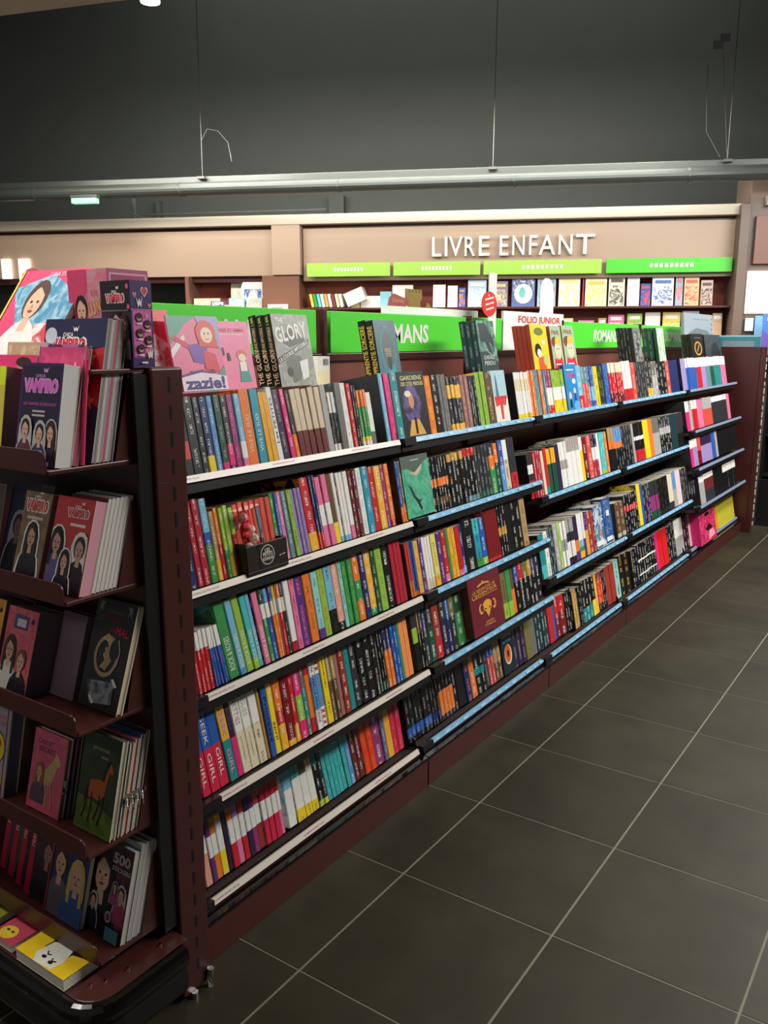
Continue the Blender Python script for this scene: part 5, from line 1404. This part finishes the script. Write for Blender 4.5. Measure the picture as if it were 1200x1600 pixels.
# --- third rack shelf
z = SH[2]
def d8(a):
    a.rect(0, 0, 1, 1, (40, 38, 34)); S = (150, 146, 136)
    for cx, sx in ((.08, 1), (.9, -1)): a.poly([(cx, .97), (cx + .12 * sx, .97), (cx + .07 * sx, .93), (cx + .1 * sx, .88), (cx + .04 * sx, .91), (cx, .86)], S)
    a.text('Descendants', .5, .9, .4, .035, (110, 110, 60)); a.text('LE', .16, .82, .1, .045, (120, 90, 90)); a.text('GRIMOIRE', .45, .83, .46, .05, (150, 40, 48), rot=-4); a.text('DE', .52, .74, .12, .045, (190, 40, 60)); a.text('MAL', .76, .735, .32, .075, (236, 40, 84), rot=-4)
    G = (166, 140, 100); a.ell(.48, .49, .30, .195, G, n=22); a.ell(.48, .49, .24, .155, (40, 38, 34), n=22); a.poly([(.3, .64), (.45, .7), (.62, .62), (.6, .5), (.5, .42), (.4, .5), (.52, .56), (.46, .62)], (190, 160, 110)); a.poly([(.42, .56), (.6, .6), (.68, .5), (.52, .36), (.36, .38), (.48, .46)], G); a.ell(.66, .56, .12, .1, (40, 38, 34)); stroke(a, [(.72, .66), (.8, .56), (.78, .44), (.66, .34)], .012, (170, 166, 156))
    a.poly([(.14, .24), (.82, .28), (.84, .08), (.3, .04)], (70, 76, 84), (*lin((150, 150, 154)), .5)); a.poly([(.72, .3), (.78, .31), (.9, .25), (.84, .235)], (226, 220, 206)); a.poly([(.25, .1), (.31, .11), (.42, .05), (.36, .035)], (226, 220, 206))
endbook('black spell book with pink title and a curled silver dragon on the third rack shelf', -.005, .118, -.258, z, .222, .016, 19, (40, 38, 34), d8, 'k', paper=(214, 196, 170), hard=True)
def d9(c, cc): return lambda a: (a.rect(0, 0, 1, 1, c, (*lin(tuple(int(v * .85) for v in c)), .5)), a.poly([(.25, .76), (.72, .76), (.74, .92), (.26, .93)], (70, 70, 110)), a.rect(.35, .79, .65, .88, (206, 190, 200)), a.ell(.86, .88, .05, .03, 'k'), a.person(.27, -.05, .72, BR, SK, (206, 200, 196)), a.person(.7, -.1, .66, (120, 76, 46), SK, DK))
endbook('pink red book with two teenagers on the third rack shelf', .215, .32, -.318, z, .184, .07, 17, (214, 96, 110), d9((216, 96, 110), 0), 'rd', paper=(110, 92, 100))
endbook('orange yellow book with teenagers at the left of the third rack shelf', .335, .43, -.318, z, .19, .07, 17, (226, 160, 60), d9((226, 160, 60), 0), 'oy', paper=(110, 96, 104))
endbook('mauve grey book stack filling the third rack shelf behind the pink red book', .13, .21, -.262, z, .178, .03, 17, (110, 90, 100), None, 'gr', paper=(110, 92, 100))
# --- fourth rack shelf
z = SH[3]
def d10(a):
    a.rect(0, 0, 1, 1, (52, 66, 42), (*lin((44, 56, 38)), .5)); a.poly([(0, 0), (1, 0), (1, .22), (.6, .3), (0, .34)], (96, 116, 44), (*lin((74, 96, 40)), .5)); a.text('journal', .48, .85, .44, .06, (150, 150, 110)); a.text('intime', .6, .78, .2, .03, (150, 150, 110))
    O = (176, 84, 38); a.poly([(.25, .42), (.3, .52), (.45, .54), (.6, .56), (.68, .66), (.74, .74), (.8, .75), (.88, .68), (.84, .64), (.78, .66), (.74, .52), (.7, .4), (.58, .34), (.42, .36), (.3, .34)], O); a.poly([(.58, .56), (.66, .68), (.72, .76), (.8, .77), (.72, .66), (.66, .54)], (34, 24, 20))
    for x0_, x1_, y1_ in ((.28, .18, .12), (.38, .36, .1), (.6, .5, .14), (.7, .62, .1)): stroke(a, [(x0_, .4), ((x0_ + x1_) / 2 + .03, .26), (x1_, y1_)], .015, (60, 30, 20))
    a.poly([(.3, .5), (.2, .4), (.2, .26), (.26, .34)], (40, 26, 20))
endbook('green horse journal with a brown galloping horse on the fourth rack shelf', .0, .118, -.290, z, .205, .014, 14, (52, 66, 42), d10, 'dgn', paper=(186, 186, 170), hard=True, name='notebook')
for k, (c, pc, lb) in enumerate((('lg', (120, 124, 132), 'grey'), ('pk', (190, 60, 90), 'pink edged'), ('bl', (70, 84, 120), 'blue'), ('dp', (90, 84, 110), 'dark violet'))):
    o = endbook('%s locked notebook in the stack behind the horse journal' % lb, .0, .12, -.270 + k * .013, z, .195 + .004 * k, .0115, 14, c, None, c, paper=pc, hard=True, name='notebook', group='locked notebooks on the fourth rack shelf')
    m = MB(); zz = .085; th_ = .0115
    ring = [(th_ * .5 + .007 * math.cos(t * .785), .124 + .003, zz + .007 * math.sin(t * .785)) for t in range(9)]
    m.tube(ring, .0012, 6); m.box(th_ * .5 - .005, th_ * .5 + .005, .119, .126, zz - .014, zz - .004); m.tube([(th_ * .5, .128, zz), (th_ * .5 + .006, .137, zz - .015), (th_ * .5 + .003, .140, zz - .026)], .0013, 6)
    m.build('padlock', M['chrome'], o)
def d11(a):
    a.rect(0, 0, 1, 1, (206, 96, 120), (*lin((196, 84, 110)), .5)); a.text('CARNET', .38, .86, .5, .07, (110, 40, 60)); a.text('SECRET', .44, .77, .5, .07, (110, 40, 60)); H = (190, 160, 110)
    a.poly([(.34, .46), (.5, .56), (.66, .68), (.72, .78), (.82, .74), (.9, .64), (.8, .62), (.74, .5), (.66, .36), (.4, .34)], H)
    for x0_, x1_ in ((.4, .34), (.5, .54), (.62, .58), (.66, .74)): stroke(a, [(x0_, .38), (x1_, .2), (x1_, .08)], .012, H)
    a.person(.3, .1, .5, (150, 100, 60), SK, (90, 70, 90))
o = endbook('pink secret notebook with a girl and pale horse on the fourth rack shelf', .158, .272, -.300, z, .172, .014, 14, (206, 96, 120), d11, 'hp', paper=(150, 80, 100), hard=True, name='notebook')
m = MB(); m.box(.003, .011, .112, .120, .07, .085); m.box(.003, .011, .112, .118, .055, .06); m.build('padlock', M['chrome'], o)
for k in range(3): endbook('%s dark notebook in the stack behind the pink secret notebook' % ['first', 'second', 'third'][k], .150, .272, -.282 + k * .013, z, .185, .012, 14, 'dp', None, 'k', paper=(84, 60, 70), name='notebook', group='dark notebooks behind the pink notebook')
def d12(a):
    a.rect(0, 0, 1, 1, (150, 150, 160)); a.text('CARNET', .72, .86, .4, .05, (190, 60, 80)); a.text('SECRET', .74, .79, .4, .05, (190, 60, 80)); a.ell(.62, .52, .30, .19, 'k'); a.ell(.62, .52, .28, .175, (226, 206, 40)); a.ell(.52, .57, .07, .05, (206, 40, 50)); a.ell(.72, .57, .07, .05, (206, 40, 50)); a.ell(.62, .46, .16, .07, 'k', a0=180, a1=360); a.ell(.72, .16, .18, .12, (226, 206, 40)); a.ell(.72, .14, .08, .04, 'k'); a.rect(.9, 0, .92, 1, (150, 40, 60))
endbook('silver notebook with a yellow smiling face with heart eyes on the fourth rack shelf', .335, .46, -.315, z, .205, .035, 12, (150, 150, 160), d12, 'lg', paper=(110, 112, 124), hard=True, name='notebook')
# --- fifth rack shelf
z = SH[4]
def d13(a):
    a.rect(0, 0, 1, 1, (66, 34, 44), (*lin((120, 50, 80)), .5)); a.rect(.0, .0, .5, 1, (40, 28, 30)); a.person(.27, -.3, 1.2, (26, 20, 22), SK, (26, 22, 24)); a.text('500', .72, .86, .46, .12, (190, 186, 186), heavy=.04); a.text('STICKERS', .74, .75, .48, .05, (206, 200, 200)); a.person(.14, .04, .36, BR, SK, DK, 'lg'); a.person(.85, .2, .4, BR, SK, (150, 60, 90), 'lg'); a.person(.68, .38, .24, BR, SK, (150, 60, 110), 'lg'); a.ell(.62, .24, .08, .06, 'lg'); a.ell(.62, .24, .06, .045, (120, 50, 90)); a.rect(.6, .0, .95, .14, (70, 130, 136))
endbook('dark sticker book with 500 lettering on the lowest rack shelf', .0, .118, -.282, z, .196, .012, 16, (50, 32, 38), d13, 'tg', paper=(190, 190, 192))
for k in range(3): endbook('%s white paged sticker book behind the 500 sticker book' % ['first', 'second', 'third'][k], .0, .118, -.266 + k * .014, z, .205, .0135, 16, 'lg', None, 'lg', paper=(176, 176, 178), group='white paged sticker books on the lowest rack shelf')
def d14(a): a.rect(0, 0, 1, 1, (36, 54, 90)); a.poly([(.4, .84), (.6, .84), (.55, .94), (.42, .94)], 'lg'); a.poly([(.62, .86), (.8, .88), (.78, .96), (.64, .95)], 'lg'); a.person(.26, -.1, .92, (70, 44, 36), SK, (96, 90, 100)); a.person(.74, -.12, .86, (196, 170, 100), SK, (60, 90, 140)); a.rect(0, 0, .03, 1, (190, 30, 60))
endbook('dark blue magazine with two women, right of the red spines on the lowest rack shelf', .112, .238, -.300, z, .185, .010, 16, (36, 54, 90), d14, 'crm')
for k in range(4):
    s0 = .222 + k * .045
    def d15(a, k=k):
        a.rect(0, 0, 1, 1, [(44, 32, 38), (40, 34, 40), (30, 84, 76), (60, 54, 44)][k], (*lin((70, 50, 56)), .5)); a.rect(0, 0, .17, 1, (178, 26, 54)); a.text('rose', .085, .62, .16, .09, (220, 190, 196), rot=90, heavy=.01); a.person(.6, .0, .7, BR, (150, 116, 100), DK)
    endbook('%s of four overlapping magazines with red spine strips, lowest rack shelf' % ['rightmost', 'second from right', 'third from right', 'leftmost'][k], s0, s0 + .11, -.290 + .0085 * (k % 4), z, .20, .008, 16, (50, 40, 44), d15, 'crm', group='magazines with red spine strips')
# --- books lying flat on the base deck
def flat(label, x0, x1, y0, y1, z, th, col, draw, rz=0.0, name='picture_album', spine='k'):
    """lying flat, front board up: book local x -> up, spine towards +x"""
    w = x1 - x0; h = y1 - y0
    R = Matrix.Rotation(rz, 4, 'Z') @ Matrix(((0, -1, 0, 0), (0, 0, -1, 0), (1, 0, 0, 0), (0, 0, 0, 1)))
    o = book(name, th, w, h, spine, '-', col, (x1, y1, z), R.to_euler(), label, 'book')
    m_ = Art((th, 0, h), (0, w, 0), (0, 0, -h), (1, 0, 0)); draw(m_); m_.build(o); return o
def d16(a):
    Y = (236, 196, 30); a.rect(0, 0, 1, 1, (28, 28, 32)); a.poly([(1, 0), (1, 1), (.62, 1), (.5, .84), (.62, .7), (.8, .72), (.8, .6), (.96, .55), (.96, .34), (.8, .3), (.72, .28), (.66, 0)], Y)
    a.poly([(.98, .3), (1, .62), (.9, .72), (.7, .68), (.62, .5), (.66, .34), (.84, .26)], (222, 222, 206)); a.ell(.5, .2, .12, .1, (206, 40, 80)); stroke(a, [(.82, .6), (.86, .55), (.84, .5)], .008, 'k'); stroke(a, [(.86, .44), (.9, .4), (.88, .34)], .008, 'k'); a.ell(.9, .56, .02, .04, 'k'); a.ell(.92, .40, .02, .04, 'k')
flat('thick yellow and black book with a white face lying on the rack base', -.400, -.205, .008, .172, .187, .026, (28, 28, 32), d16)
def d17(a): a.rect(0, 0, 1, 1, (200, 70, 96)); a.rect(.1, .1, .3, .9, (226, 120, 150)); a.ell(.75, .6, .2, .3, (236, 206, 60)); a.ell(.7, .7, .03, .06, 'k'); a.ell(.7, .5, .03, .06, 'k')
flat('small pink notebook with a smiling yellow face lying on the rack base', -.395, -.300, .195, .275, .187, .015, (200, 70, 96), d17, name='notebook')
def d18(a): a.rect(0, 0, 1, 1, (146, 140, 40)); a.ell(.5, .3, .22, .12, (110, 100, 24)); a.ell(.5, .75, .22, .12, (110, 100, 24)); a.rect(.86, 0, 1, 1, (226, 206, 60))
flat('olive yellow notebook lying at the left of the rack base', -.390, -.250, .300, .46, .187, .016, (146, 140, 40), d18, name='notebook')
bpy.context.view_layer.update()
